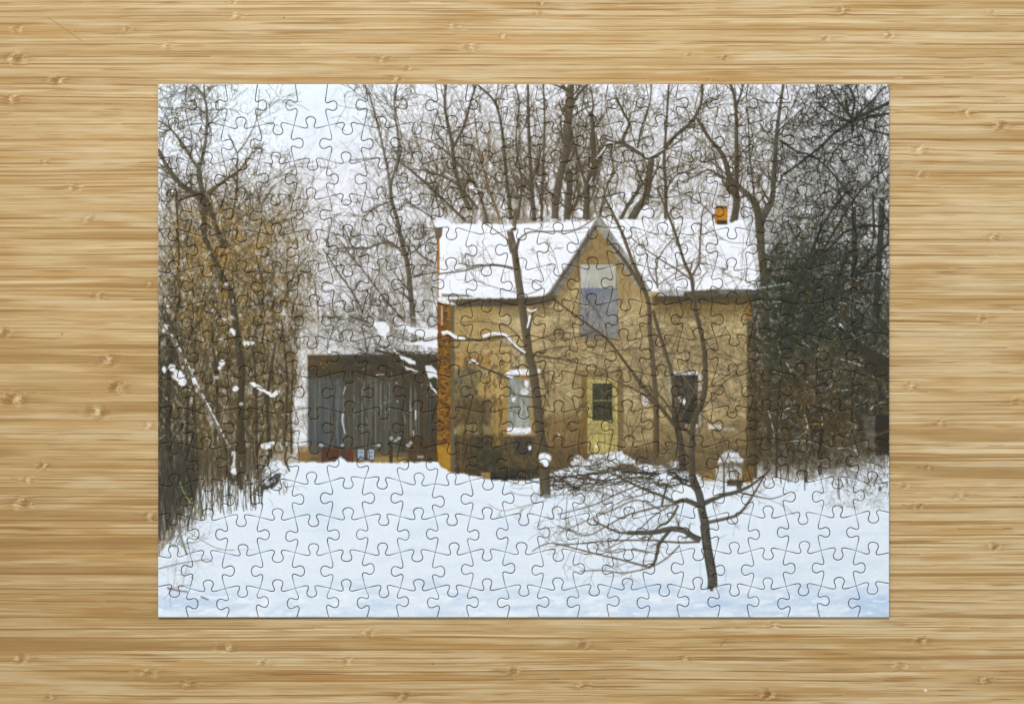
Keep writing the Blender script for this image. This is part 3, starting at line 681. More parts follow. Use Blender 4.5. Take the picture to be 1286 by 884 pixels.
    st.line([(300, 540), (299, 585), (303, 615)], 8, 5, (84, 72, 46), 0.95); st.line([(299, 598), (292, 604), (284, 590)], 6, 4, (80, 70, 46), 0.9)
    st.line([(360, 560), (358, 578), (364, 592)], 4, 2, (96, 78, 46), 0.9); st.line([(322, 596), (330, 588), (338, 570)], 3, 1.5, (92, 76, 46), 0.9)
    twigs(st, (262, 560, 335, 615), 70, (10, 30), UP, 0.5, (0.6, 1.5), (94, 82, 56), 0.7)
    st.flush()
    poly([(326, 620), (330, 608), (338, 602), (346, 594), (353, 594), (351, 604), (344, 612), (334, 615)], (92, 92, 88), 1.1, 0.95, rough=2, tex=0.8, tcol=(64, 64, 58), ts=(3, 3))
    blob(343, 604, 3, 3, (196, 202, 208), 0.8, seed=3, rough=.7); blob(336, 607, 3, 1.6, (206, 212, 218), 0.8, seed=5, rough=.7); blob(333, 613, 4, 2, (74, 72, 62), 0.7, seed=6, rough=.7)
    st = Strokes(); twigs(st, (300, 588, 362, 622), 46, (8, 26), UP, 0.9, (0.5, 1.3), (88, 78, 56), 0.75, depth=1, kids=2); st.line([(318, 618), (334, 600), (352, 588)], 1.6, 1, (84, 76, 58), .9); st.flush()
    st = Strokes()
    st.line([(225.5, 604), (231, 618), (240, 632), (250.6, 648)], 1.6, 2.0, (132, 168, 66), 0.75)
    st.line([(223, 660), (229, 680), (235, 697)], 2.6, 2.6, (136, 126, 108), 0.9)
    st.line([(227, 662), (250, 676), (272, 688), (294, 691)], 1.3, 1.2, (168, 164, 158), 0.9)
    st.line([(272, 690), (296, 690), (320, 690)], 1.0, 0.8, (190, 192, 194), 0.7)
    st.line([(199, 714), (227, 707), (262, 702)], 1.8, 1.2, (148, 142, 132), 0.9); st.line([(262, 702), (268, 707)], 1, 1, (170, 160, 150), .8)
    st.line([(210, 738), (222, 741), (236, 743)], 2.4, 1.8, (140, 120, 110), 0.9); st.line([(252, 749), (262, 753)], 2.6, 2.0, (150, 132, 124), 0.9)
    st.line([(212, 740), (230, 735), (242, 734)], 1.2, .8, (150, 150, 154), .8); st.line([(228, 738), (238, 700), (246, 688)], 1.2, .9, (170, 172, 174), .8)
    st.line([(205, 752), (213, 744), (218, 735), (222, 700)], 1.1, .8, (168, 172, 178), .8); st.line([(214, 762), (214, 745)], 1, .8, (168, 170, 180), .7)
    st.line([(262, 672), (268, 645), (270, 625)], 1, .6, (190, 188, 186), .8); st.line([(338, 626), (342, 632), (344, 640)], .9, .6, (180, 172, 170), .7)
    st.flush()
    leaves(10, (372, 637, 7, 2), (176, 160, 156), r=(.4, .8), a=0.5)

    # --- right-hand conifers and brambles
    f = fbm(GX / 6, GY / 5, 91, 4)
    x_edge = 936 + 16 * smooth(372, 356, GY)
    m = smooth(0, 14, GX - x_edge + (f - 0.5) * 16) * smooth(270, 360, GY + (f - 0.5) * 70) * smooth(600, 575, GY + (f - 0.5) * 30 + np.maximum(0, GX - 1060) * 0.35)
    m *= 1 - 0.55 * smooth(1030, 1075, GX) * smooth(430, 380, GY) - 0.3 * smooth(995, 1030, GX) * smooth(380, 330, GY)
    blend(np.clip(m, 0, 1) * np.clip(0.5 + (f - 0.3) * 1.5, 0, 0.97), (64, 60, 38))
    m2 = m * smooth(960, 990, GX) * smooth(470, 420, GY) * np.clip((fbm(GX / 9, GY / 8, 93, 3) - 0.35) * 2.6, 0, 0.9)
    blend(np.clip(m2, 0, 1), (42, 52, 34))
    m2 = m * smooth(440, 490, GY) * np.clip((fbm(GX / 4, GY / 18, 94, 4) - 0.35) * 2.2, 0, 0.7)
    blend(np.clip(m2, 0, 1), (98, 78, 42))
    m2 = smooth(1040, 1090, GX) * smooth(430, 470, GY) * smooth(580, 540, GY); blend(m2 * 0.5 * np.clip(f * 1.6, 0, 1), (60, 60, 50))
    st = Strokes()
    K = dict(depth=2, kids=4, tl=(20, 55), ta=0.85, twcol=(60, 57, 46))
    st.line([(954, 274), (956, 315), (960, 356), (962, 420), (964, 500), (962, 590)], 10, 8, (84, 76, 54), 0.95)
    st.line([(943, 248), (950, 262), (955, 285)], 8, 10, (88, 81, 60), 0.95)
    limb(st, [(985, 420), (1000, 360), (1030, 320), (1060, 270), (1085, 235), (1117, 208)], 3.6, 2, DK, 0.95, 12, **K)
    limb(st, [(1010, 340), (1030, 290), (1055, 250), (1072, 236)], 3.4, 2.2, DK, 0.95, 10, **K)
    limb(st, [(1117, 129), (1090, 142), (1071, 151), (1050, 166), (1033, 182), (1005, 205), (980, 222)], 4.4, 2.4, DK, 0.95, 12, **K)
    limb(st, [(1117, 143), (1095, 146), (1071, 152), (1045, 143), (1025, 128)], 3.2, 1.4, DK, 0.9, 10, **K)
    limb(st, [(1071, 165), (1070, 148), (1073, 125), (1064, 106)], 4, 2, DK, 0.9, 8, **K)
    limb(st, [(1071, 150), (1055, 130), (1040, 105)], 2.6, 1.4, DK, 0.9, 8, **K)
    limb(st, [(1072, 150), (1092, 130), (1112, 108)], 3, 1.6, DK, 0.9, 8, **K)
    limb(st, [(1117, 170), (1090, 163), (1068, 158), (1040, 172)], 2.8, 1.4, DK, 0.9, 10, **K)
    limb(st, [(980, 176), (1000, 190), (1020, 196), (1042, 214), (1060, 236), (1076, 256)], 2.6, 2, DK, 0.9, 10, **K)
    limb(st, [(1117, 290), (1100, 284), (1085, 283), (1062, 291), (1045, 308), (1030, 330)], 3, 2, DK, 0.95, 10, **K)
    limb(st, [(1117, 305), (1100, 320), (1080, 340), (1060, 355), (1045, 372), (1025, 392), (1008, 412)], 4, 2, DK, 0.95, 12, **K)
    limb(st, [(1117, 352), (1100, 341), (1085, 343), (1060, 347), (1030, 345)], 4, 1.6, DK, 0.95, 10, **K)
    limb(st, [(1072, 260), (1073, 330), (1072, 400)], 6, 7, (66, 64, 52), 0.9, 8, **K)
    limb(st, [(1108, 250), (1104, 330), (1100, 400)], 7, 8, (56, 56, 48), 0.9, 8, **K)
    limb(st, [(1096, 240), (1098, 300)], 3, 3, (64, 62, 52), 0.9, 6, **K)
    limb(st, [(1058, 410), (1066, 370), (1076, 356)], 8, 5, (94, 72, 44), 0.85, 4, **K)
    for x, y0, y1, w in ((975, 480, 600, 3), (1012, 490, 606, 4), (1030, 500, 596, 4), (1050, 510, 585, 3), (948, 400, 600, 6)):
        st.line([(x + R.uniform(-4, 4), y0), (x + R.uniform(-3, 3), (y0 + y1) / 2), (x, y1)], w * .8, w, R.choice(((84, 70, 44), (62, 54, 36), (98, 80, 48))), 0.8)
    twigs(st, (950, 300, 1117, 430), 240, (15, 50), 0.3, 1.2, (0.6, 1.6), (54, 54, 42), 0.75, depth=1, kids=3)
    twigs(st, (950, 130, 1117, 300), 190, (15, 50), 0.3, 1.2, (0.6, 1.5), (72, 69, 58), 0.7, depth=1, kids=3)
    twigs(st, (950, 430, 1117, 590), 240, (15, 50), UP, 0.45, (0.6, 1.7), (104, 86, 52), 0.6, depth=1, kids=2)
    twigs(st, (950, 430, 1117, 590), 150, (15, 50), UP, 0.6, (0.7, 2.0), (48, 44, 32), 0.7, depth=1, kids=2)
    twigs(st, (960, 360, 1110, 460), 140, (12, 36), 0.7, 0.7, (0.6, 1.4), (112, 112, 84), 0.5, depth=1, kids=2)
    st.flush()
    st = Strokes()
    twigs(st, (950, 340, 1117, 590), 170, (2, 6), 0.4, 1.0, (0.6, 1.5), (186, 198, 198), 0.5)
    twigs(st, (1030, 380, 1117, 510), 110, (3, 10), 0.35, 0.6, (0.7, 1.7), (188, 200, 202), 0.5)
    twigs(st, (1000, 300, 1117, 420), 90, (3, 9), 0.2, 0.9, (0.6, 1.4), (196, 206, 210), 0.5)
    for p, w in (([(1045, 400), (1065, 415), (1085, 432), (1117, 448)], 5), ([(1052, 450), (1070, 455), (1085, 460)], 2.2), ([(978, 435), (980, 445), (979, 452)], 5),
                 ([(965, 516), (969, 530), (972, 545), (971, 556)], 2.2), ([(988, 456), (994, 466)], 2), ([(1010, 520), (1014, 533), (1011, 548)], 2), ([(1032, 520), (1033, 535)], 1.8),
                 ([(992, 554), (1005, 553), (1017, 554)], 2.6), ([(1050, 563), (1064, 563), (1078, 566)], 2.4), ([(1088, 350), (1100, 343), (1117, 350)], 2.2), ([(1098, 326), (1117, 327)], 2),
                 ([(1093, 515), (1098, 509), (1110, 505)], 2.2), ([(1045, 492), (1068, 489)], 1.8), ([(946, 362), (965, 360), (990, 356)], 2.4), ([(950, 405), (953, 395)], 2), ([(957, 425), (968, 418)], 2), ([(1056, 395), (1040, 402)], 3), ([(1095, 240), (1112, 262)], 2)):
        q = spline(p, 2.0)
        for a_, b_ in zip(q[:-1], q[1:]):
            if R.random() < 0.8: st.seg(a_[0] + R.uniform(-.5, .5), a_[1] + R.uniform(-.5, .5), b_[0], b_[1], w * R.uniform(.3, 1.0), w * R.uniform(.3, .9), (200, 211, 216), R.uniform(.5, .9))
    st.flush()
    st = Strokes()
    twigs(st, (945, 300, 1117, 580), 190, (18, 60), 0.9, 1.2, (0.5, 1.2), (40, 42, 28), 0.75, depth=1, kids=2)
    twigs(st, (945, 440, 1117, 590), 150, (18, 50), UP, 0.6, (0.5, 1.2), (124, 100, 54), 0.6, depth=1, kids=2)
    twigs(st, (950, 310, 1100, 450), 160, (10, 34), 0.5, 0.8, (0.5, 1.2), (98, 108, 76), 0.5, depth=1, kids=2)
    twigs(st, (990, 110, 1117, 330), 110, (30, 80), -0.6, 1.2, (0.7, 1.6), (52, 50, 42), 0.8, depth=1, kids=2)
    st.flush()
    st = Strokes()
    twigs(st, (1000, 108, 1117, 330), 150, (20, 75), 2.4, 0.9, (0.6, 1.9), (48, 50, 38), 0.75, depth=1, kids=3)
    twigs(st, (1020, 300, 1117, 420), 120, (20, 60), 2.4, 0.9, (0.6, 1.9), (44, 48, 36), 0.8, depth=1, kids=2)
    twigs(st, (450, 110, 900, 270), 150, (20, 60), UP, 0.9, (0.4, 0.9), (120, 108, 84), 0.5, depth=1, kids=3)
    st.flush(mask=1 - smooth(272, 276, GY) * smooth(950, 945, GX))
    st = Strokes()
    for cx, cy, rx, ry, n, cl in ((985, 380, 42, 55, 150, (44, 58, 36)), (1030, 420, 60, 60, 150, (50, 60, 38)), (970, 440, 26, 60, 80, (58, 60, 36)), (1080, 470, 36, 60, 110, (56, 62, 46)), (1000, 330, 45, 30, 70, (60, 68, 48)), (1020, 490, 70, 60, 120, (88, 76, 44))):
        for _ in range(n):
            th = R.uniform(0, 6.283); q = math.sqrt(R.random())
            x, y = cx + rx * q * math.cos(th), cy + ry * q * math.sin(th)
            a0 = R.choice((0.5, math.pi - 0.5)) + R.gauss(0, .5); l = R.uniform(8, 26)
            st.line([(x, y), (x + math.cos(a0) * l * .5, y + math.sin(a0) * l * .4), (x + math.cos(a0) * l * .8, y + math.sin(a0) * l * .4 + l * .4)], R.uniform(.8, 1.8), .5, jit(cl, 16), R.uniform(.45, .85))
    for _ in range(90):
        x, y = R.uniform(955, 1115), R.uniform(330, 560); l = R.uniform(3, 11); a0 = R.choice((.35, math.pi - .35)) + R.gauss(0, .3)
        st.line([(x, y), (x + math.cos(a0) * l * .5, y + math.sin(a0) * l * .4), (x + math.cos(a0) * l, y + math.sin(a0) * l + 1)], R.uniform(.6, 1.5), .5, (194, 206, 208), R.uniform(.3, .75))
    st.flush()
    poly([(1055, 412), (1075, 425), (1100, 440), (1118, 448), (1118, 480), (1095, 470), (1075, 440)], (62, 56, 38), 2.5, 0.8, rough=3)
    rect(1085, 520, 1100, 562, (150, 152, 152), soft=3.5, alpha=0.4, rough=3, tex=0.6, tcol=(110, 106, 96), ts=(3, 4))
    rect(1100, 520, 1118, 572, (52, 46, 36), soft=2.5, alpha=0.9, rough=2); 
    st = Strokes(); st.line([(1096, 548), (1106, 545), (1117, 540)], 2.4, 2.4, (124, 98, 80), 0.6); st.flush()
    leaves(16, (975, 330, 12, 14), (150, 96, 36), r=(.6, 1.8), a=.7); leaves(14, (1012, 370, 8, 8), (170, 104, 34), r=(.6, 1.8), a=.7); leaves(20, (1075, 360, 24, 8), (150, 96, 40), a=.6); leaves(20, (1058, 515, 14, 18), (160, 112, 42), r=(.6, 1.8), a=.6)
    st = Strokes(); st.line([(1018, 533), (1032, 532)], 2, 1.4, (176, 122, 40), .8); st.flush()
    # thin weeds on the snow at the right
    st = Strokes()
    twigs(st, (950, 575, 1117, 612), 170, (6, 26), UP, 0.6, (0.5, 1.1), (118, 110, 96), 0.6, depth=1, kids=2)
    twigs(st, (1030, 575, 1117, 640), 260, (5, 16), UP, 1.1, (0.5, 1.0), (142, 138, 130), 0.6, depth=1, kids=2)
    twigs(st, (1050, 570, 1117, 618), 90, (5, 14), UP, 1.2, (0.7, 1.8), (88, 82, 74), 0.5)
    for x, y0, y1 in ((1010, 590, 616), (990, 588, 606), (1053, 600, 627), (980, 585, 608)): st.line([(x, y0), (x + R.uniform(-1, 1), y1)], 1.6, 1.2, (84, 76, 60), .85)
    st.flush()
    blob(1105, 614, 2.5, 3.5, (104, 100, 100), .8, seed=4)

    # --- little snow-capped well house and brush pile by the wall
    poly([(900, 583), (903, 575), (909, 568), (918, 566), (927, 569), (933, 577), (932, 582), (920, 580)], (218, 225, 234), 1.2, 0.95, rough=2.4)
    rect(903, 581, 933, 587, (132, 132, 118), soft=0.9); rect(904, 587, 931, 604, (204, 209, 215), soft=1.8, rough=2.5, tex=.6, tcol=(160, 156, 144), ts=(4, 5)); rect(932, 586, 946, 606, (146, 112, 54), soft=1.2, tex=.7, tcol=(104, 80, 46), ts=(3, 5))
    rect(913, 602, 933, 610, (84, 70, 46), soft=1.5, alpha=.9); blob(925, 600, 1.2, 1.2, (206, 164, 50), .9, seed=1); rect(925, 606, 931, 614, (74, 66, 50), soft=1, alpha=.9)
    rect(880, 588, 900, 604, (158, 124, 70), soft=3, alpha=.8, tex=.6, tcol=(110, 88, 54), ts=(4, 5)); rect(899, 588, 905, 612, (206, 210, 216), soft=1.5, alpha=.8)
    st = Strokes(); st.line([(909, 620), (909, 585), (905, 574), (899, 569)], 2.6, 1.6, (98, 90, 74), .95); st.line([(909, 585), (915, 570), (918, 560)], 1.8, 1, (98, 90, 74), .9); twigs(st, (896, 560, 944, 612), 40, (10, 34), UP, .9, (.5, 1.1), (96, 84, 60), .7, depth=1, kids=2); st.flush()
    for cx, cy, rx, ry in ((752, 575, 14, 5), (770, 572, 9, 6), (727, 576, 6, 5), (742, 582, 16, 4), (776, 588, 14, 4), (832, 590, 8, 6), (846, 584, 7, 6), (800, 584, 10, 4), (722, 582, 5, 4)): blob(cx, cy, rx, ry, (222, 228, 236), .9, seed=int(cx + 1))
    poly([(768, 590), (780, 582), (795, 583), (806, 590), (790, 592)], (112, 86, 54), 1.2, .9)
    rect(798, 575, 824, 583, (110, 96, 72), soft=1.5, alpha=.7)
    st = Strokes()
    for _ in range(115):
        x = R.uniform(688, 850); y = R.gauss(597, 10); l = R.uniform(18, 70)
        grow(st, x, y, R.choice((0, math.pi)) + R.gauss(0, .22), l, R.uniform(.8, 2.2), 1, R.choice(((78, 72, 58), (98, 90, 72), (62, 57, 45))), R.uniform(.5, .9), curl=.12, kids=3)
    twigs(st, (690, 585, 800, 628), 90, (10, 30), UP, .25, (.6, 1.4), (128, 116, 92), .65)
    twigs(st, (684, 540, 735, 590), 70, (15, 40), UP, .3, (.6, 1.4), (116, 92, 54), .55)
    st.flush()

    # --- slender tree and branches in front of the house
    st = Strokes()
    K = dict(depth=2, kids=3, tl=(12, 40), ta=0.7, twcol=(112, 98, 74))
    BK = (98, 86, 64)
    st.line([(640, 290), (646, 316), (650, 344), (654, 372), (659, 409), (662, 428), (664, 446), (669, 464), (673, 493), (676, 521), (679, 549), (683, 576), (685, 626)], 8, 13.5, BK, 1)
    st.line([(652, 300), (648, 318), (650, 340)], 3, 6, BK, 1); st.line([(638, 300), (643, 318)], 4, 5, BK, .9)
    st.line([(672, 386), (667, 400), (662, 425)], 3, 5, BK, 1); st.line([(648, 262), (645, 290)], 4, 6, (108, 94, 68), .9)
    limb(st, [(644, 337), (630, 334), (614, 333), (599, 335), (582, 340), (551, 344)], 3.4, 2, (118, 110, 98), .95, 10, **K)
    limb(st, [(650, 302), (664, 292), (690, 291), (724, 288), (750, 272)], 2.6, 1.6, (132, 126, 118), .95, 6, **K)
    limb(st, [(641, 304), (620, 288), (606, 280)], 2.2, 1.2, (132, 126, 118), .9, 6, **K)
    limb(st, [(652, 368), (625, 362), (597, 350), (584, 330)], 1.6, .8, (150, 146, 142), .85, 6, **K)
    limb(st, [(655, 372), (680, 362), (665, 350)], 1.6, .8, (140, 132, 124), .85, 5, **K)
    limb(st, [(702, 345), (696, 320), (686, 300)], 1.2, .8, (150, 146, 140), .8, 4, **K)
    limb(st, [(663, 446), (649, 437), (636, 423), (620, 424), (605, 427), (586, 427), (554, 428)], 4.2, 2, (84, 74, 56), 1, 8, **K)
    limb(st, [(640, 476), (634, 473), (619, 467), (595, 456), (588, 446)], 3, 2, (96, 84, 60), .95, 7, **K)
    limb(st, [(666, 430), (690, 421), (709, 418), (735, 420)], 2.2, 1, (106, 90, 58), .9, 7, **K)
    limb(st, [(668, 446), (690, 449), (709, 452), (730, 457), (760, 464)], 2.6, 1.2, (100, 84, 54), .9, 8, **K)
    limb(st, [(668, 446), (690, 438), (715, 436), (760, 448)], 1.8, 1, (112, 94, 60), .8, 8, **K)
    limb(st, [(676, 500), (650, 496), (640, 492)], 2, 1.2, (84, 72, 52), .9, 4, **K)
    limb(st, [(664, 440), (640, 412), (600, 404), (560, 408)], 1.8, .8, (112, 94, 60), .8, 8, **K)
    st.flush(); st = Strokes()
    for p, w in (([(606, 423), (620, 419), (634, 420), (641, 427), (650, 436), (660, 443)], 4), ([(555, 419), (563, 417), (572, 423), (584, 425)], 5), ([(662, 388), (668, 391), (674, 388)], 2.8), ([(666, 396), (664, 405), (662, 412)], 3), ([(590, 455), (594, 452), (600, 457)], 4), ([(634, 287), (645, 285)], 3)):
        st.line(p, w, w * .6, (230, 235, 242), .97)
    st.flush()
    blob(684, 575, 8, 6.5, (228, 234, 242), 1, rough=.15, seed=3); blob(686, 582, 4, 4, (222, 228, 238), 1, seed=4)
    for cx, cy, r in ((702, 546, 1.4), (749, 560, 1.6), (655, 449, 1.0)): blob(cx, cy, r, r * 1.3, SN, .9, seed=2)
    leaves(14, (727, 470, 12, 8), (190, 128, 36), r=(.6, 1.8), a=.8)

    # snow lying on boughs beside the barn
    st = Strokes()
    limb(st, [(549, 495), (538, 475), (525, 461), (508, 450), (486, 443), (470, 440)], 6, 2.5, (78, 70, 50), 1, 7, depth=1, kids=3)
    st.flush()
    for p in ([(501, 446), (510, 448), (521, 454), (522, 459), (512, 456), (503, 451)], [(533, 460), (541, 459), (549, 466), (550, 476), (544, 473), (539, 476), (535, 468)], [(538, 480), (543, 485), (550, 493), (548, 495), (541, 487)],
              [(505, 459), (516, 463), (526, 467), (524, 468), (512, 465)], [(468, 404), (482, 404), (490, 412), (484, 426), (476, 420)], [(497, 404), (515, 410), (530, 412), (550, 414), (550, 422), (530, 424), (512, 416)],
              [(505, 432), (530, 434), (550, 438), (550, 428), (530, 428)]):
        poly(p, (228, 232, 239), 1.1, .9, rough=1.8)

    # --- saplings in front of the right half of the house
    K = dict(depth=2, kids=3, tl=(15, 48), ta=0.75, twcol=(118, 106, 84))
    st = Strokes()
    limb(st, [(824, 575), (824, 540), (824, 512), (820, 456), (816, 415), (815, 384), (807, 358), (794, 328), (783, 297), (768, 265), (757, 245)], 8, 3, (102, 86, 58), .95, 12, **K)
    limb(st, [(858, 540), (850, 505), (844, 471), (837, 447), (826, 412), (820, 390)], 6, 4, (98, 83, 56), .95, 10, **K)
    limb(st, [(858, 592), (855, 560), (850, 534), (846, 512)], 9, 7, (74, 66, 50), 1, 8, **K)
    limb(st, [(872, 618), (869, 590), (869, 558), (871, 529), (882, 504), (886, 478), (884, 437), (878, 409), (872, 381), (868, 349), (859, 328), (848, 293), (831, 250), (826, 236)], 9, 2, (92, 82, 62), 1, 16, **K)
    limb(st, [(870, 345), (878, 328), (879, 306), (882, 267), (888, 258)], 3.2, 1.4, (112, 104, 90), .95, 8, **K)
    limb(st, [(867, 351), (852, 340), (828, 325), (801, 306), (792, 298)], 2.8, 1.2, (122, 112, 96), .95, 10, **K)
    limb(st, [(826, 362), (824, 334), (833, 315), (846, 298), (852, 285)], 2.6, 1.2, (122, 114, 102), .95, 8, **K)
    limb(st, [(826, 358), (845, 345), (866, 330), (880, 322)], 2, 1, (140, 130, 112), .8, 6, **K)
    limb(st, [(826, 360), (815, 340), (812, 320), (806, 300)], 2, .9, (120, 112, 98), .9, 7, **K)
    limb(st, [(834, 280), (845, 262), (862, 250)], 1.6, .9, (120, 112, 98), .9, 6, **K)
    limb(st, [(948, 358), (930, 350), (915, 347), (908, 340)], 1.6, .9, (160, 140, 116), .9, 5, **K)
    limb(st, [(942, 305), (920, 305), (905, 298), (890, 284)], 1.2, .9, (150, 144, 140), .85, 3, **K)
    limb(st, [(852, 540), (828, 510), (805, 482), (787, 458), (764, 428), (740, 409), (702, 381), (693, 372)], 5, 2, (96, 80, 52), .95, 14, **K)
    limb(st, [(828, 512), (806, 494), (786, 484), (760, 472)], 3, 1.2, (96, 82, 56), .9, 8, **K)
    limb(st, [(845, 520), (830, 498), (812, 488), (796, 486), (776, 484)], 2.6, 1, (96, 82, 56), .9, 8, **K)
    limb(st, [(862, 515), (868, 498), (880, 492), (900, 480), (925, 464)], 2.2, 1, (100, 88, 62), .9, 10, **K)
    limb(st, [(870, 530), (893, 500), (912, 478), (940, 462)], 2, .9, (104, 90, 62), .9, 8, **K)
    limb(st, [(857, 470), (868, 486), (876, 496)], 2, 1.6, (120, 102, 70), .9, 2, **K)
    limb(st, [(768, 442), (790, 438), (812, 438), (834, 446)], 1.8, .9, (112, 96, 66), .8, 6, **K)
    limb(st, [(880, 520), (905, 545), (918, 580), (925, 600)], 1.5, .9, (96, 86, 66), .8, 5, **K)
    limb(st, [(940, 455), (915, 448), (895, 440), (885, 425)], 1.4, .8, (108, 96, 70), .85, 8, **K)
    limb(st, [(850, 534), (868, 545), (872, 560)], 4, 4, (70, 62, 48), .95, 3, **K)
    twigs(st, (690, 380, 945, 580), 230, (20, 80), UP, 1.2, (.45, 1.1), (84, 72, 46), .7, depth=1, kids=2)
    twigs(st, (570, 390, 690, 580), 60, (20, 60), UP, 1.1, (.4, .9), (92, 78, 50), .5, depth=1, kids=2)
    twigs(st, (780, 290, 940, 362), 60, (10, 34), UP, .8, (.4, .9), (150, 144, 138), .5, depth=1, kids=2)
    twigs(st, (560, 290, 740, 370), 50, (10, 34), math.pi, .8, (.4, .9), (176, 174, 176), .5, depth=1, kids=2)
    st.flush()

    # --- the apple tree in front
    st = Strokes()
    AP = (84, 80, 66)
    K = dict(depth=1, kids=3, tl=(12, 40), ta=0.8, twcol=(126, 120, 108), up=0.0, spread=(.35, 1.2))
    limb(st, [(880, 636), (860, 628), (846, 632)], 7, 5, AP, 1, 4, **K)
    limb(st, [(848, 631), (830, 622), (811, 615), (787, 604), (764, 593), (735, 589)], 4, 1.6, (94, 88, 72), 1, 10, **K)
    limb(st, [(884, 632), (904, 623), (926, 617), (945, 608), (968, 589)], 6.5, 1.8, AP, 1, 7, **K)
    limb(st, [(925, 617), (945, 622), (968, 626), (988, 620)], 2.4, 1, (110, 104, 92), .95, 5, **K)
    limb(st, [(888, 656), (919, 649), (930, 643), (943, 626), (956, 604), (966, 588)], 4.6, 2, (104, 97, 80), 1, 4, **K)
    limb(st, [(880, 678), (869, 673), (859, 666), (841, 664), (822, 668), (788, 669)], 8, 5, AP, 1, 6, **K)
    limb(st, [(788, 669), (776, 668), (752, 657), (745, 652)], 3, 2, (104, 99, 88), 1, 6, **K)
    limb(st, [(842, 665), (829, 681), (825, 694), (822, 706), (814, 713)], 4.6, 3.4, (90, 86, 72), 1, 5, **K)
    limb(st, [(814, 712), (793, 706), (769, 700), (747, 695), (724, 689), (690, 682), (668, 692)], 3, 1.2, (122, 116, 104), 1, 8, **K)
    limb(st, [(852, 634), (841, 653), (826, 662), (815, 677)], 3.2, 2, (100, 95, 82), 1, 4, **K)
    limb(st, [(853, 685), (838, 700), (819, 711), (797, 717), (778, 719), (756, 716), (728, 717)], 2.4, 1.4, (138, 128, 116), 1, 6, **K)
    limb(st, [(878, 680), (855, 681), (838, 680), (812, 678), (765, 679), (720, 683), (697, 684)], 3, 1.2, (112, 106, 94), 1, 10, **K)
    limb(st, [(850, 633), (824, 637), (787, 647), (759, 662), (735, 672), (700, 660)], 2.8, 1, (118, 112, 100), 1, 10, **K)
    limb(st, [(846, 632), (818, 650), (795, 672), (760, 690)], 2.4, 1, (126, 120, 108), .95, 8, **K)
    limb(st, [(814, 694), (790, 690), (768, 694), (745, 688)], 2, 1, (126, 120, 108), .95, 6, **K)
    limb(st, [(830, 640), (800, 628), (770, 640), (740, 652), (705, 668)], 2.4, 1, (126, 120, 108), .95, 9, **K)
    limb(st, [(845, 612), (815, 606), (780, 618), (745, 634), (700, 646)], 2.4, 1, (104, 98, 84), .95, 9, **K)
    limb(st, [(838, 608), (833, 625), (831, 636)], 3, 2.4, (84, 79, 64), .95, 2, **K)
    limb(st, [(690, 627), (655, 636), (630, 641), (612, 632)], 1.6, .8, (170, 162, 156), .9, 4, **K)
    limb(st, [(760, 612), (720, 620), (660, 622), (640, 616)], 1.6, .8, (150, 144, 136), .9, 6, **K)
    limb(st, [(870, 612), (856, 606), (850, 596), (838, 592)], 4, 2.4, (62, 58, 46), 1, 6, **K)
    limb(st, [(865, 604), (840, 598), (815, 594), (780, 592)], 4, 2, (60, 57, 46), .95, 10, **K)
    limb(st, [(730, 624), (740, 640), (752, 660), (757, 672)], 1.4, .8, (150, 144, 136), .8, 3, **K)
    twigs(st, (715, 625, 850, 700), 40, (10, 36), -1.2, 1.0, (.4, 1.1), (146, 140, 132), .6, depth=1, kids=2)
    st.flush()
    for p in ([(848, 616), (856, 608), (868, 612), (874, 618), (873, 625), (858, 624), (846, 630), (843, 622)], [(884, 622), (892, 613), (906, 616), (902, 622), (886, 627)], [(820, 600), (832, 594), (846, 598), (840, 603)]):
        poly(p, (226, 231, 239), 1, .97, rough=1)
    m = np.exp(-((GX - 896) / 15) ** 2 - ((GY - 741) / 5) ** 2) * 0.6; blend(m, (176, 196, 222))
    m = np.exp(-((GX - 690) / 13) ** 2 - ((GY - 626) / 4) ** 2) * 0.6; blend(m, (184, 200, 222))
    st = Strokes()
    st.line([(870, 600), (875, 612), (879, 624), (882, 643), (885, 657), (888, 685), (893, 713), (895, 731), (894, 740)], 9, 12.5, AP, 1)
    st.seg(894, 736, 893.5, 742, 9, 2, AP, 1)
    st.line([(880, 660), (884, 690), (890, 725)], 2.2, 2.5, (64, 60, 49), .6); st.line([(889, 650), (893, 690), (899, 722)], 2.2, 2.2, (112, 106, 88), .5)
    st.flush()
    blob(885, 742, 4, 2.6, (222, 230, 239), .9, seed=2, rough=.8); blob(900, 740, 3.4, 3.2, (218, 227, 238), .9, seed=3, rough=.8); blob(893.5, 744, 5, 2, (212, 223, 237), .8, seed=4, rough=.8)
    blob(680, 627, 4, 2.2, (222, 229, 239), .9, seed=7, rough=.8); blob(690, 628, 4, 2.2, (216, 225, 238), .9, seed=8, rough=.8)
    st = Strokes()
    for _ in range(70):
        t = R.random(); st.seg(880 + t * 14 + R.uniform(-5, 5), 630 + t * 100, 880 + t * 14 + R.uniform(-5, 5), 631 + t * 100 + R.uniform(0, 3), R.uniform(.5, 1.4), .6, R.choice(((118, 112, 92), (58, 54, 44), (130, 126, 110))), .6)
    st.line([(875, 640), (876, 660), (877, 672)], 1.4, 1, SN, .85); st.line([(879, 700), (880, 738)], 1, .8, (188, 194, 202), .7)
    st.line([(911, 730), (912, 714)], 1.2, .8, (186, 196, 208), .8); st.line([(899, 678), (912, 671)], 1.1, .7, (168, 164, 160), .8)
    st.flush()

    # print look: soft-focus glow, fine paper grain, gentle contrast
    trees = np.maximum(np.maximum(smooth(450, 520, GX) * smooth(275, 262, GY), smooth(380, 340, GX) * smooth(600, 560, GY)), smooth(935, 960, GX) * smooth(600, 570, GY))
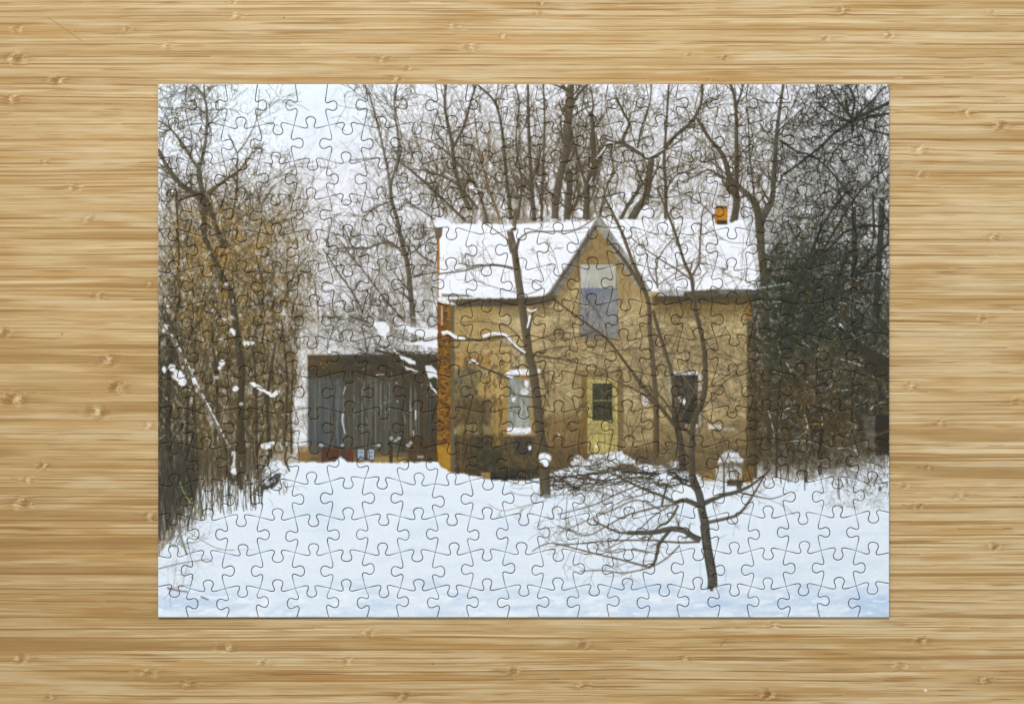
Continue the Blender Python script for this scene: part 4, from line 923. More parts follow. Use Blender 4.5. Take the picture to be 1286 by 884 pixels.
    trees = np.maximum(trees, smooth(540, 520, GX) * smooth(380, 400, GX) * smooth(445, 430, GY) * smooth(180, 280, GY) * 0.4)
    IMG *= 1 + (trees * (fbm(GX / 1.7, GY / 2.0, 97, 2) - 0.5) * 0.30)[..., None]
    b = gauss(IMG, 2)
    IMG = IMG * 0.72 + b * 0.28 + (IMG - gauss(IMG, 8)) * 0.10
    lum = np.clip((IMG * np.array((.3, .59, .11), np.float32)).sum(2, keepdims=True) / 255, 0.02, 1)
    l2 = lum - 0.20 * lum * (1 - lum) * (1 - smooth(0.74, 0.92, lum)) - 0.10 * lum * smooth(0.55, 0.3, lum)
    IMG = IMG * (l2 / lum)
    g = (noise(GX * 1.3, GY * 1.3, 99) - 0.5) * 5 + (noise(GX * 0.6, GY * 0.6, 98) - 0.5) * 4
    IMG = np.clip(IMG + g[..., None], 6, 250)

paint()
PRINT = lin(IMG)

def sample_print(x, y):
    fx = np.clip((x - X0) * S - 0.5, 0, CW - 1.001); fy = np.clip((y - Y0) * S - 0.5, 0, CH - 1.001)
    ix = fx.astype(int); iy = fy.astype(int); fx = (fx - ix)[:, None]; fy = (fy - iy)[:, None]
    return (PRINT[iy, ix] * (1 - fx) + PRINT[iy, ix + 1] * fx) * (1 - fy) + (PRINT[iy + 1, ix] * (1 - fx) + PRINT[iy + 1, ix + 1] * fx) * fy

# ------------------------------------------------------------------ die-cut lines
NC, NR = 21, 15
EX0, EX1, EY0, EY1 = 198.6, 1116.6, 106.2, 774.8
def base_x(j, y): return 237.0 + 44.05 * j + 0.0026 * (y - 158)
def base_y(k, x): return 158.6 + 44.68 * k - 0.0042 * (x - 237)
def hdir(k, c):        # +1 knob points down, -1 up
    up = (k + c) % 2 == 0
    if k == 3 and c in (6, 7, 13, 14): up = not up
    if k == 10 and c in (6, 7, 13, 14): up = not up
    if k in (5, 7): up = c % 2 == 0
    if k in (6, 8, 9): up = c % 2 == 1
    if k == 4 and c in (3, 17): up = True
    if k == 9 and c in (3, 17): up = False
    return -1 if up else 1
VR = {5: 'LRLLLLLRRRLLLRRRRRLR', 6: 'LLLRLRLLLRLRRRLRLRLR', 7: 'RLLLRLLLRRLLRRRLRRRL', 8: 'LLLRLRLLLRLRRRLRLRRR', 9: 'LRLLLLLRRRLLLRRRRRLR'}
def vdir(r, j):        # +1 knob points right
    if r in VR: return 1 if VR[r][j] == 'R' else -1
    return 1 if (r + j) % 2 == 0 else -1

KNOB = [(14.2, -3.55), (16.6, -3.5), (18.0, -2.3), (18.15, -0.6), (17.2, 2.0), (15.9, 4.6), (15.6, 7.2), (17.0, 9.8), (19.6, 11.3), (22.2, 11.6)]
def edge_curve(p, q, sgn, jr, p_off, q_off):
    """from p to q; knob to the side n = rot(p->q) * sgn"""
    dx, dy = q[0] - p[0], q[1] - p[1]; L = math.hypot(dx, dy)
    tx, ty = dx / L, dy / L; nx, ny = -ty, tx
    sh = jr.uniform(-1.7, 1.7); kw = jr.uniform(0.93, 1.06); kh = jr.uniform(0.93, 1.04); sk = jr.uniform(-0.07, 0.07)
    full = KNOB + [(44.4 - t, n) for t, n in reversed(KNOB[:-1])]
    loc = [(0.0, None)]
    pts = [p]
    for t, n in full:
        tt = L / 2 + sh + (t - 22.2) * kw + sk * max(n, 0) * 1.0
        nn = n * (kh if n > 0 else 1.0) + jr.uniform(-0.12, 0.12)
        pts.append((p[0] + tx * tt + nx * nn * sgn, p[1] + ty * tt + ny * nn * sgn))
    pts.append(q)
    # straight run-ins, curved knob
    body = spline(pts[1:-1], 0.9)
    a = spline([pts[0], pts[1]], 1.2)[:-1]; b = spline([pts[-2], pts[-1]], 1.2)[1:]
    c = a + body + b
    # round the joints a little
    arr = np.array(c)
    for _ in range(3):
        arr[1:-1] = 0.25 * arr[:-2] + 0.5 * arr[1:-1] + 0.25 * arr[2:]
    return arr

nodes = {}
for k in range(-1, NR):
    for j in range(-1, NC):
        yb = base_y(k, base_x(j, 158 + 44.7 * k)); xb = base_x(j, yb)
        x = EX0 if j == -1 else EX1 if j == NC - 1 else xb
        y = EY0 if k == -1 else EY1 if k == NR - 1 else yb
        if 0 <= k < NR - 1 and 0 <= j < NC - 1:
            y -= 3.4 * 0.5 * (hdir(k, j) + hdir(k, j + 1)); x -= 3.4 * 0.5 * (vdir(k, j) + vdir(k + 1, j))
        elif 0 <= k < NR - 1: y -= 3.4 * hdir(k, 0 if j == -1 else NC - 1) * 0.9
        elif 0 <= j < NC - 1: x -= 3.0 * vdir(0 if k == -1 else NR - 1, j) * (0.55 if k == -1 else 0.7)
        nodes[k, j] = (x, y)
JR = random.Random(5)
HE, VE = {}, {}
for k in range(-1, NR):
    for c in range(NC):
        p, q = nodes[k, c - 1], nodes[k, c]
        HE[k, c] = np.array(spline([p, q], 1.2)) if k in (-1, NR - 1) else edge_curve(p, q, hdir(k, c), JR, 0, 0)
for r in range(NR):
    for j in range(-1, NC):
        p, q = nodes[r - 1, j], nodes[r, j]
        VE[r, j] = np.array(spline([p, q], 1.2)) if j in (-1, NC - 1) else edge_curve(p, q, -vdir(r, j), JR, 0, 0)

# ------------------------------------------------------------------ materials
def node_mat(name):
    m = bpy.data.materials.new(name); m.use_nodes = True
    nt = m.node_tree; return m, nt, nt.nodes['Principled BSDF']

def print_material():
    m, nt, b = node_mat('printed_card')
    at = nt.nodes.new('ShaderNodeAttribute'); at.attribute_name = 'print'
    tc = nt.nodes.new('ShaderNodeTexCoord')
    n1 = nt.nodes.new('ShaderNodeTexNoise'); n1.inputs['Scale'].default_value = 2600; n1.inputs['Detail'].default_value = 2
    geo = nt.nodes.new('ShaderNodeNewGeometry'); nt.links.new(geo.outputs['Position'], n1.inputs['Vector'])
    mr = nt.nodes.new('ShaderNodeMapRange'); mr.inputs[1].default_value = 0.25; mr.inputs[2].default_value = 0.75; mr.inputs[3].default_value = 0.975; mr.inputs[4].default_value = 1.025
    nt.links.new(n1.outputs['Fac'], mr.inputs[0])
    mix = nt.nodes.new('ShaderNodeVectorMath'); mix.operation = 'SCALE'
    nt.links.new(at.outputs['Color'], mix.inputs[0]); nt.links.new(mr.outputs[0], mix.inputs['Scale'])
    nt.links.new(mix.outputs[0], b.inputs['Base Color'])
    bp = nt.nodes.new('ShaderNodeBump'); bp.inputs['Strength'].default_value = 0.05; bp.inputs['Distance'].default_value = 0.0001
    nt.links.new(n1.outputs['Fac'], bp.inputs['Height']); nt.links.new(bp.outputs[0], b.inputs['Normal'])
    b.inputs['Roughness'].default_value = 0.5; b.inputs['Specular IOR Level'].default_value = 0.25
    return m

def card_material():
    m, nt, b = node_mat('grey_cardboard')
    geo = nt.nodes.new('ShaderNodeNewGeometry')
    n1 = nt.nodes.new('ShaderNodeTexNoise'); n1.inputs['Scale'].default_value = 4000
    nt.links.new(geo.outputs['Position'], n1.inputs['Vector'])
    cr = nt.nodes.new('ShaderNodeValToRGB'); cr.color_ramp.elements[0].color = (0.16, 0.14, 0.12, 1); cr.color_ramp.elements[1].color = (0.34, 0.31, 0.28, 1)
    nt.links.new(n1.outputs['Fac'], cr.inputs[0]); nt.links.new(cr.outputs[0], b.inputs['Base Color'])
    b.inputs['Roughness'].default_value = 0.9
    return m

MP, MC = print_material(), card_material()

# ------------------------------------------------------------------ pieces
ORD = ['zeroth', 'first', 'second', 'third', 'fourth', 'fifth', 'sixth', 'seventh', 'eighth', 'ninth', 'tenth', 'eleventh', 'twelfth', 'thirteenth', 'fourteenth', 'fifteenth',
       'sixteenth', 'seventeenth', 'eighteenth', 'nineteenth', 'twentieth', 'twenty-first']
def content(x, y):
    zones = [((735, 470, 780, 575), 'the yellow door'), ((722, 325, 780, 430), 'the boarded gable window'), ((628, 460, 680, 550), 'the snowy-silled window'),
             ((836, 460, 888, 540), 'the dark window'), ((893, 255, 920, 290), 'the orange chimney'), ((893, 560, 940, 606), 'the snow-capped well house'),
             ((546, 380, 572, 595), 'the brick corner'), ((865, 610, 905, 745), 'the apple tree trunk'), ((680, 585, 865, 735), 'apple boughs on snow'),
             ((686, 270, 820, 332), 'the gable peak'), ((686, 332, 820, 470), 'the tan gable wall'), ((548, 276, 700, 376), 'snow on the left roof'), ((800, 276, 952, 372), 'snow on the right roof'),
             ((560, 545, 690, 606), 'dark boards below the wall'), ((565, 372, 945, 606), 'tan house wall'), ((387, 446, 550, 560), 'grey barn boards'), ((376, 555, 550, 584), 'the barn footing'),
             ((198, 106, 275, 260), 'the leafless left tree'), ((275, 106, 445, 250), 'pale sky'), ((198, 250, 330, 410), 'ochre-leaved branches'), ((330, 250, 400, 440), 'orange-leaved twigs'),
             ((198, 410, 375, 560), 'brown thicket'), ((198, 560, 330, 660), 'dry stems in snow'), ((198, 660, 275, 776), 'fallen twigs on snow'), ((400, 250, 550, 446), 'tangled grey branches'),
             ((445, 106, 560, 280), 'thin grey branches'), ((560, 106, 700, 280), 'dense brown woodland'), ((700, 106, 800, 276), 'a thick brown trunk'), ((800, 106, 950, 276), 'forked tree limbs'),
             ((950, 106, 1118, 300), 'dark crossing branches'), ((950, 300, 1118, 450), 'dark conifer boughs'), ((940, 450, 1118, 585), 'brown undergrowth'), ((940, 585, 1118, 630), 'weeds in snow'),
             ((198, 735, 1118, 776), 'bluish foreground snow')]
    for (a, b, c, d), s in zones:
        if a <= x <= c and b <= y <= d: return s
    return 'plain white snow'

def to_world(x, y): return (x - CX) * PX, (CY - y) * PX
COLL = bpy.context.scene.collection
HG = 0.62
node_xy = np.array([nodes[k, j] for k in range(0, NR - 1) for j in range(0, NC - 1)], np.float32)

def build_piece(r, c, name):
    P = np.concatenate([HE[r - 1, c][:-1], VE[r, c][:-1], HE[r, c][::-1][:-1], VE[r, c - 1][::-1][:-1]])
    outer = np.concatenate([np.full(len(HE[r - 1, c]) - 1, r == 0), np.full(len(VE[r, c]) - 1, c == NC - 1), np.full(len(HE[r, c]) - 1, r == NR - 1), np.full(len(VE[r, c - 1]) - 1, c == 0)])
    A, B = P, np.roll(P, -1, 0)
    gx0 = math.floor(P[:, 0].min() / HG) - 1; gx1 = math.ceil(P[:, 0].max() / HG) + 1
    gy0 = math.floor(P[:, 1].min() / HG) - 1; gy1 = math.ceil(P[:, 1].max() / HG) + 1
    nx, ny = gx1 - gx0, gy1 - gy0
    cx = (gx0 + np.arange(nx) + 0.5) * HG; cy = (gy0 + np.arange(ny) + 0.5) * HG
    ins = np.zeros((ny, nx), bool)
    for a, b in zip(A, B):
        if a[1] == b[1]: continue
        lo, hi = min(a[1], b[1]), max(a[1], b[1])
        r0 = np.searchsorted(cy, lo, 'right' if False else 'left'); r1 = np.searchsorted(cy, hi, 'left')
        if r1 <= r0: continue
        xs = (b[0] - a[0]) * (cy[r0:r1] - a[1]) / (b[1] - a[1]) + a[0]
        ins[r0:r1] ^= cx[None, :] < xs[:, None]
    # cut diagonal pinches
    for _ in range(2):
        d = ins[:-1, :-1] & ins[1:, 1:] & ~ins[:-1, 1:] & ~ins[1:, :-1]; ins[:-1, :-1] &= ~d
        d = ~ins[:-1, :-1] & ~ins[1:, 1:] & ins[:-1, 1:] & ins[1:, :-1]; ins[1:, :-1] &= ~d
    jj, ii = np.nonzero(ins)
    V = nx + 1
    quad = np.stack([jj * V + ii, (jj + 1) * V + ii, (jj + 1) * V + ii + 1, jj * V + ii + 1], 1)   # y down -> this winding faces up
    used = np.unique(quad); remap = np.full(V * (ny + 1), -1, np.int64); remap[used] = np.arange(len(used))
    quad = remap[quad]
    vx = (gx0 + used % V) * HG; vy = (gy0 + used // V) * HG
    pin = np.pad(ins, 1)
    full = pin[:-1, :-1] & pin[1:, :-1] & pin[:-1, 1:] & pin[1:, 1:]
    bnd = ~full.ravel()[used]
    er = pin.copy()
    for _ in range(4): er[1:-1, 1:-1] = er[1:-1, 1:-1] & er[:-2, 1:-1] & er[2:, 1:-1] & er[1:-1, :-2] & er[1:-1, 2:]
    deep = (er[:-1, :-1] & er[1:, :-1] & er[:-1, 1:] & er[1:, 1:]).ravel()[used]
    bi = np.nonzero(~deep)[0]
    # nearest outline point
    qx, qy = vx[bi][:, None], vy[bi][:, None]
    D = B - A; L2 = (D ** 2).sum(1) + 1e-12
    t = np.clip(((qx - A[:, 0]) * D[:, 0] + (qy - A[:, 1]) * D[:, 1]) / L2, 0, 1)
    ex = A[:, 0] + t * D[:, 0]; ey = A[:, 1] + t * D[:, 1]
    d2 = (ex - qx) ** 2 + (ey - qy) ** 2
    s = d2.argmin(1); ar = np.arange(len(bi))
    dist = np.sqrt(d2[ar, s]); fx, fy = ex[ar, s], ey[ar, s]
    nrm = np.stack([-D[:, 1], D[:, 0]], 1) / np.sqrt(L2)[:, None]      # inward for this winding
    isb = bnd[bi]
    # gap half width: tighter at the crossings, wider round the knobs
    dn = np.sqrt(((node_xy[None, :, 0] - fx[:, None]) ** 2 + (node_xy[None, :, 1] - fy[:, None]) ** 2).min(1))
    gap = (0.23 + 0.25 * smooth(2, 15, dn)) * (0.75 + 0.5 * noise(fx / 9, fy / 9, 5))
    gap = np.where(outer[s], 0.02, gap)
    z = np.full(len(vx), TH, np.float32)
    vx[bi[isb]] = (fx + nrm[s, 0] * gap)[isb]; vy[bi[isb]] = (fy + nrm[s, 1] * gap)[isb]
    dist = np.where(isb, 0, dist)
    drop = np.where(outer[s], 0.42, 0.75) * np.exp(-(dist / 0.62) ** 1.3)
    z[bi] -= drop
    # each piece sits a hair differently
    pr = random.Random(r * 100 + c)
    mx, my = (P[:, 0].min() + P[:, 0].max()) / 2, (P[:, 1].min() + P[:, 1].max()) / 2
    z += (vx - mx) * pr.gauss(0, 0.0022) + (vy - my) * pr.gauss(0, 0.0022) + pr.gauss(0, 0.03)
    col = sample_print(vx, vy)
    # walls
    e = {}
    bq = np.concatenate([quad[:, [0, 1]], quad[:, [1, 2]], quad[:, [2, 3]], quad[:, [3, 0]]])
    key = bq[:, 0] * 1000003 + bq[:, 1]; rk = bq[:, 1] * 1000003 + bq[:, 0]
    be = bq[~np.isin(key, rk)]
    bv = np.unique(be); m2 = np.full(len(vx), -1, np.int64); m2[bv] = np.arange(len(bv))
    n0 = len(vx); nb = len(bv)
    wall = np.stack([be[:, 1], be[:, 0], be[:, 0], be[:, 1]], 1)
    wall = np.stack([n0 + m2[be[:, 1]], n0 + m2[be[:, 0]], n0 + nb + m2[be[:, 0]], n0 + nb + m2[be[:, 1]]], 1)
    # bottom n-gon
    nxt = dict(zip(be[:, 0].tolist(), be[:, 1].tolist())); st = be[0, 0]; loop = [int(st)]; cur = nxt[int(st)]
    while cur != st and len(loop) <= len(be): loop.append(cur); cur = nxt[cur]
    bottom = (n0 + nb + m2[np.array(loop)])[::-1]
    X = np.concatenate([vx, vx[bv], vx[bv]]); Y = np.concatenate([vy, vy[bv], vy[bv]])
    Z = np.concatenate([z, z[bv], np.full(nb, 0.3)])
    co = np.stack([(X - mx) * PX, (my - Y) * PX, Z * PX], 1).astype(np.float32)
    me = bpy.data.meshes.new(name)
    me.vertices.add(len(co)); me.vertices.foreach_set('co', co.ravel())
    lp = np.concatenate([quad.ravel(), wall.ravel(), bottom]).astype(np.int32)
    nq = len(quad) + len(wall)
    me.loops.add(len(lp)); me.loops.foreach_set('vertex_index', lp)
    me.polygons.add(nq + 1)
    me.polygons.foreach_set('loop_start', np.concatenate([np.arange(nq) * 4, [nq * 4]]).astype(np.int32))
    me.polygons.foreach_set('material_index', np.concatenate([np.zeros(len(quad)), np.ones(len(wall) + 1)]).astype(np.int32))
    me.polygons.foreach_set('use_smooth', np.concatenate([np.ones(nq), [0]]).astype(bool))
    at = me.attributes.new('print', 'FLOAT_COLOR', 'POINT')
    cc = np.ones((len(co), 4), np.float32); cc[:n0, :3] = col / ILLUM; cc[n0:, :3] = 0.3
    at.data.foreach_set('color', cc.ravel())
    me.materials.append(MP); me.materials.append(MC)
    me.update(); me.validate()
    o = bpy.data.objects.new(name, me); COLL.objects.link(o)
    wx, wy = to_world(mx, my); o.location = (wx, wy, 0)
    kind = 'corner jigsaw piece' if (r in (0, NR - 1) and c in (0, NC - 1)) else 'straight-edged jigsaw piece' if (r in (0, NR - 1) or c in (0, NC - 1)) else 'jigsaw piece'
    cxx = (nodes[r - 1, c - 1][0] + nodes[r, c][0]) / 2; cyy = (nodes[r - 1, c - 1][1] + nodes[r, c][1]) / 2
    row = 'top row' if r == 0 else 'bottom row' if r == NR - 1 else ORD[r + 1] + ' row down'
    pos = 'leftmost' if c == 0 else 'rightmost' if c == NC - 1 else ORD[c + 1] + ' from left'
    o['label'] = f"{kind} showing {content(cxx, cyy)}, {pos} in the {row}"
    o['category'] = 'puzzle piece'; o['group'] = 'pieces of the assembled farmhouse jigsaw'
    return o

for r in range(NR):
    for c in range(NC):
        build_piece(r, c, 'puzzle_piece')

# ------------------------------------------------------------------ bamboo table top
def wood_color(x, y):
    # knots: x, y, size, darkness, kind (0 pale fibrous, 1 brown)
    KN = [(160, 37, 7, .5), (207, 57, 8, .3), (72, 100, 10, .9), (14, 124, 10, 1.2), (54, 202, 6, .4), (93, 236, 9, .4), (294, 3, 5, .6), (295, 20, 8, .4), (19, 73, 12, .9), (678, 4, 6, .7), (676, 17, 6, .7),
          (569, 31, 7, .5), (631, 45, 6, .4), (590, 58, 9, .6), (480, 74, 8, .7), (511, 86, 6, .7), (499, 100, 7, .8), (866, 68, 6, .5), (910, 72, 6, 1.2), (894, 101, 5, .5), (1117, 44, 7, .6), (1215, 141, 8, .5),
          (1257, 158, 10, .8), (1156, 188, 10, .3), (1157, 219, 8, .4), (1249, 297, 8, .5), (1182, 532, 8, .9), (1167, 587, 6, .7), (1135, 610, 7, .4), (1208, 623, 9, .7), (1154, 636, 7, 1.2), (1276, 504, 8, .6),
          (1145, 485, 9, .9), (1235, 400, 8, .5), (1250, 687, 8, 1.3), (1159, 805, 9, .8), (860, 826, 7, .5), (970, 786, 9, .4), (1132, 837, 10, .5), (1238, 854, 9, .7), (966, 873, 10, 1.2), (463, 795, 8, .4),
          (733, 810, 9, .8), (434, 830, 8, .6), (644, 843, 9, .6), (732, 861, 9, .5), (506, 875, 9, 1.1), (26, 632, 13, .9), (188, 648, 9, 1.1), (283, 814, 11, .5), (27, 828, 10, .7), (186, 846, 11, .7), (236, 859, 10, .9),
          (61, 876, 7, 1.1), (32, 602, 8, .3), (111, 275, 8, .5), (121, 371, 8, .5), (136, 453, 12, .7), (146, 486, 12, 1.2), (121, 518, 13, .9), (17, 501, 14, .9), (54, 585, 8, .9), (31, 603, 7, .3), (188, 357, 7, .6),
          (4, 417, 10, 1.2), (188, 535, 8, .6), (1060, 13, 8, .8), (1036, 48, 7, .8), (1246, 15, 6, .5), (330, 832, 8, .4), (20, 36, 8, .4)]
    yy = y + (noise(x / 260, y / 40, 301) - 0.5) * 3.6 + (noise(x / 60, y / 12, 302) - 0.5) * 0.9
    # fibres bend round the knots
    for kx, ky, s, d in KN:
        m = (np.abs(x - kx) < s * 4.5) & (np.abs(y - ky) < s * 2)
        dx = (x[m] - kx) / (s * 1.35); dy = (y[m] - ky) / (s * 0.62)
        yy[m] += np.exp(-dx * dx - dy * dy) * np.sin(dx * 2.2 + ky) * s * 0.22
    # laminated strips
    sr = random.Random(12)
    edges = [-140.0]
    while edges[-1] < 1060: edges.append(edges[-1] + sr.choice((8, 10, 12, 14, 15, 17, 19)) * sr.uniform(0.85, 1.15))
    E = np.array(edges)
    sid = np.searchsorted(E, yy) - 1
    lo = E[np.clip(sid, 0, len(E) - 1)]; hi = E[np.clip(sid + 1, 0, len(E) - 1)]
    # each strip is cut from several stalks: tone changes slowly along x
    tone = noise(x / 420 + sid * 7.31, sid * 3.7, 311) * 0.75 + noise(x / 90 + sid * 1.7, sid * 1.9, 312) * 0.25
    g1 = noise(x / 300 + sid * 3.1, yy / 0.9, 321)
    g2 = noise(x / 380 + sid * 5.3, yy / 2.3, 322)
    g3 = noise(x / 110, yy / 1.0, 323)
    g4 = noise(x / 300, yy / 5.5, 324)
    base = np.array((197, 168, 118), np.float32); pale = np.array((219, 197, 155), np.float32)
    c = np.ones((len(x), 3), np.float32) * base
    def mixc(f, col): 
        nonlocal c
        c = c + (np.asarray(col, np.float32) - c) * np.clip(f, 0, 1)[:, None]
    mixc((tone - 0.5) * 1.3, pale); mixc((0.5 - tone) * 1.25, (168, 134, 80))
    wide = noise(x / 900 + 4.2, yy / 70, 313); mixc((0.5 - wide) * 0.6 + (560 - x) / 3600, (172, 146, 100)); mixc((wide - 0.5) * 0.5 + (x - 700) / 1300, (224, 202, 160))  # broad tone noise, plus light falloff painted in: darker left, lighter right
    mixc((g4 - 0.55) * 0.8, (180, 138, 78)); mixc((g2 - 0.5) * 0.75, (176, 134, 76)); mixc((0.45 - g2) * 0.7, pale)
    mixc((g1 - 0.48) * 0.45, (164, 124, 68)); mixc((0.42 - g1) * 0.45, (222, 198, 156))
    mixc((g3 - 0.62) * 0.85, (160, 116, 60)); mixc((0.32 - g3) * 0.7, (228, 202, 160))
    h1 = noise(x / 280 + sid * 3.3, yy / 1.05, 325); mixc(smooth(0.70, 0.95, h1) * 0.65, (150, 110, 58)); mixc(smooth(0.26, 0.05, h1) * 0.6, (232, 212, 174))
    h2 = noise(x / 60, yy / 0.95, 326); mixc(smooth(0.78, 0.97, h2) * 0.45, (150, 110, 60)); mixc(smooth(0.2, 0.03, h2) * 0.4, (232, 212, 174))
    # brown seams between strips, coming and going
    sd = np.minimum(yy - lo, hi - yy)
    seam = np.exp(-(sd / 0.75) ** 2) * smooth(0.28, 0.6, noise(x / 190 + sid * 2.3, sid * 5.1, 331))
    mixc(seam * 0.95, (126, 86, 38))
    mixc(np.exp(-((sd - 1.6) / 0.8) ** 2) * smooth(0.5, 0.8, noise(x / 120, sid * 2.2, 332)) * 0.55, (230, 206, 164))
    # long dark streaks
    sk = noise(x / 190 + 31, yy / 1.7, 341); mixc(smooth(0.80, 0.96, sk) * 0.8, (142, 98, 42))
    sk = noise(x / 70 + 11, yy / 1.4, 342); mixc(smooth(0.84, 0.97, sk) * 0.6, (134, 92, 42))
    sk = noise(x / 130 + 71, yy / 4.5, 343); mixc(smooth(0.74, 0.95, sk) * 0.5, (164, 116, 56))
    gp = fbm(x / 120 + 9, yy / 9, 345, 3); mixc(smooth(0.56, 0.75, gp) * 0.5, (210, 190, 154)); mixc(smooth(0.40, 0.22, gp) * 0.45, (176, 130, 66))
    # named dark bands at the lower left
    for a, b, xe, s in ((676, 690, 200, .55), (711, 724, 200, .6), (645, 658, 198, .35), (205, 220, 0, 0), (214, 217, 198, .5), (804, 816, 420, .3)):
        if s: mixc(smooth(a - 2, a + 2, yy) * smooth(b + 2, b - 2, yy) * smooth(xe + 40, xe - 40, x) * s * (0.5 + g2), (140, 98, 46))
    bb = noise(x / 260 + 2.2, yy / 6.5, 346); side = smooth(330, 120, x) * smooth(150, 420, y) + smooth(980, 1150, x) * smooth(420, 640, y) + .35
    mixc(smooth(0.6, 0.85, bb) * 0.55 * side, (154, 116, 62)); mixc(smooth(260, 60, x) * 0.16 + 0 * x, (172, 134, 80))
    # knots
    for kx, ky, s, d in KN:
        d = d * (0.55 + 0.6 * abs(math.sin(kx * 1.7 + ky)))
        m = np.nonzero((np.abs(x - kx) < s * 5.5) & (np.abs(y - ky) < s * 2.4))[0]
        X_, Y_ = x[m] - kx, y[m] - ky
        u = X_ / (s * 1.1); v = Y_ / (s * 0.62)
        e2 = np.exp(-((u * u + v * v) * (0.6 + 0.9 * noise(X_ / 3 + kx, Y_ / 2 + ky, 353))) ** 1.3)
        halo = np.exp(-((X_ / (s * 2.6)) ** 2) - (Y_ / (s * 0.45)) ** 2)
        fib = noise(X_ / 1.5 + ky, Y_ / 1.0 + kx, 351); sg = 1 if int(kx + ky) % 2 else -1; arc = 0.5 + 0.5 * np.sin(4.2 * u + sg * 1.6 * v * v + 2.6 * noise(X_ / 4 + kx, Y_ / 2.5, 352) * v + kx * 1.7)
        cm = c[m]
        def mm(f, col):
            nonlocal cm
            cm = cm + (np.asarray(col, np.float32) - cm) * np.clip(f, 0, 1)[:, None]
        mm(halo * 0.42 * d * (0.4 + g1[m]), (150, 106, 50))
        mm(e2 * d * 0.75 * smooth(0.35, 0.8, fib * 0.6 + arc * 0.4), (132, 90, 40))
        mm(e2 * (0.3 + 0.5 * abs(math.sin(kx + 2 * ky))) * smooth(0.55, 0.85, 1 - fib * 0.55 - arc * 0.4), (236, 216, 178))
        c[m] = cm
    # specks and a short scratch
    for sx, sy, rr, col in ((1163, 867, 1.7, (240, 238, 232)), (77, 419.5, 0.9, (96, 70, 40)), (543, 834, 0.9, (80, 60, 36)), (356, 22, 0.9, (90, 66, 40))):
        mixc(smooth(rr + .5, rr - .5, np.hypot(x - sx, y - sy)), col)
    for ax, ay, bx, by, w in ((905, 811, 913, 803, .8), (60, 22, 102, 51, .6)):
        t = np.clip(((x - ax) * (bx - ax) + (y - ay) * (by - ay)) / ((bx - ax) ** 2 + (by - ay) ** 2), 0, 1)
        mixc(smooth(w + .5, w - .5, np.hypot(x - ax - t * (bx - ax), y - ay - t * (by - ay))) * .6, (146, 108, 60))
    c = c + (c.mean(1, keepdims=True) - c) * 0.05
    return lin(c * np.array((0.985, 0.99, 0.985), np.float32))

def wood_material():
    m, nt, b = node_mat('bamboo')
    at = nt.nodes.new('ShaderNodeAttribute'); at.attribute_name = 'bamboo_grain'
    geo = nt.nodes.new('ShaderNodeNewGeometry')
    mp = nt.nodes.new('ShaderNodeMapping'); mp.inputs['Scale'].default_value = (60, 4200, 4200)
    nt.links.new(geo.outputs['Position'], mp.inputs['Vector'])
    n1 = nt.nodes.new('ShaderNodeTexNoise'); n1.inputs['Scale'].default_value = 1.0; n1.inputs['Detail'].default_value = 4; n1.inputs['Roughness'].default_value = 0.65
    nt.links.new(mp.outputs[0], n1.inputs['Vector'])
    n2 = nt.nodes.new('ShaderNodeTexNoise'); n2.inputs['Scale'].default_value = 2400; n2.inputs['Detail'].default_value = 1
    nt.links.new(geo.outputs['Position'], n2.inputs['Vector'])
    mr = nt.nodes.new('ShaderNodeMapRange'); mr.inputs[1].default_value = 0.25; mr.inputs[2].default_value = 0.75; mr.inputs[3].default_value = 0.80; mr.inputs[4].default_value = 1.18
    nt.links.new(n1.outputs['Fac'], mr.inputs[0])
    mr2 = nt.nodes.new('ShaderNodeMapRange'); mr2.inputs[1].default_value = 0.2; mr2.inputs[2].default_value = 0.8; mr2.inputs[3].default_value = 0.86; mr2.inputs[4].default_value = 1.14
    nt.links.new(n2.outputs['Fac'], mr2.inputs[0])
    mu = nt.nodes.new('ShaderNodeMath'); mu.operation = 'MULTIPLY'; nt.links.new(mr.outputs[0], mu.inputs[0]); nt.links.new(mr2.outputs[0], mu.inputs[1])
    sc = nt.nodes.new('ShaderNodeVectorMath'); sc.operation = 'SCALE'
    nt.links.new(at.outputs['Color'], sc.inputs[0]); nt.links.new(mu.outputs[0], sc.inputs['Scale'])
    nt.links.new(sc.outputs[0], b.inputs['Base Color'])
    bp = nt.nodes.new('ShaderNodeBump'); bp.inputs['Strength'].default_value = 0.25; bp.inputs['Distance'].default_value = 0.0002
    nt.links.new(n1.outputs['Fac'], bp.inputs['Height']); nt.links.new(bp.outputs[0], b.inputs['Normal'])
    b.inputs['Roughness'].default_value = 0.48; b.inputs['Specular IOR Level'].default_value = 0.3
    return m

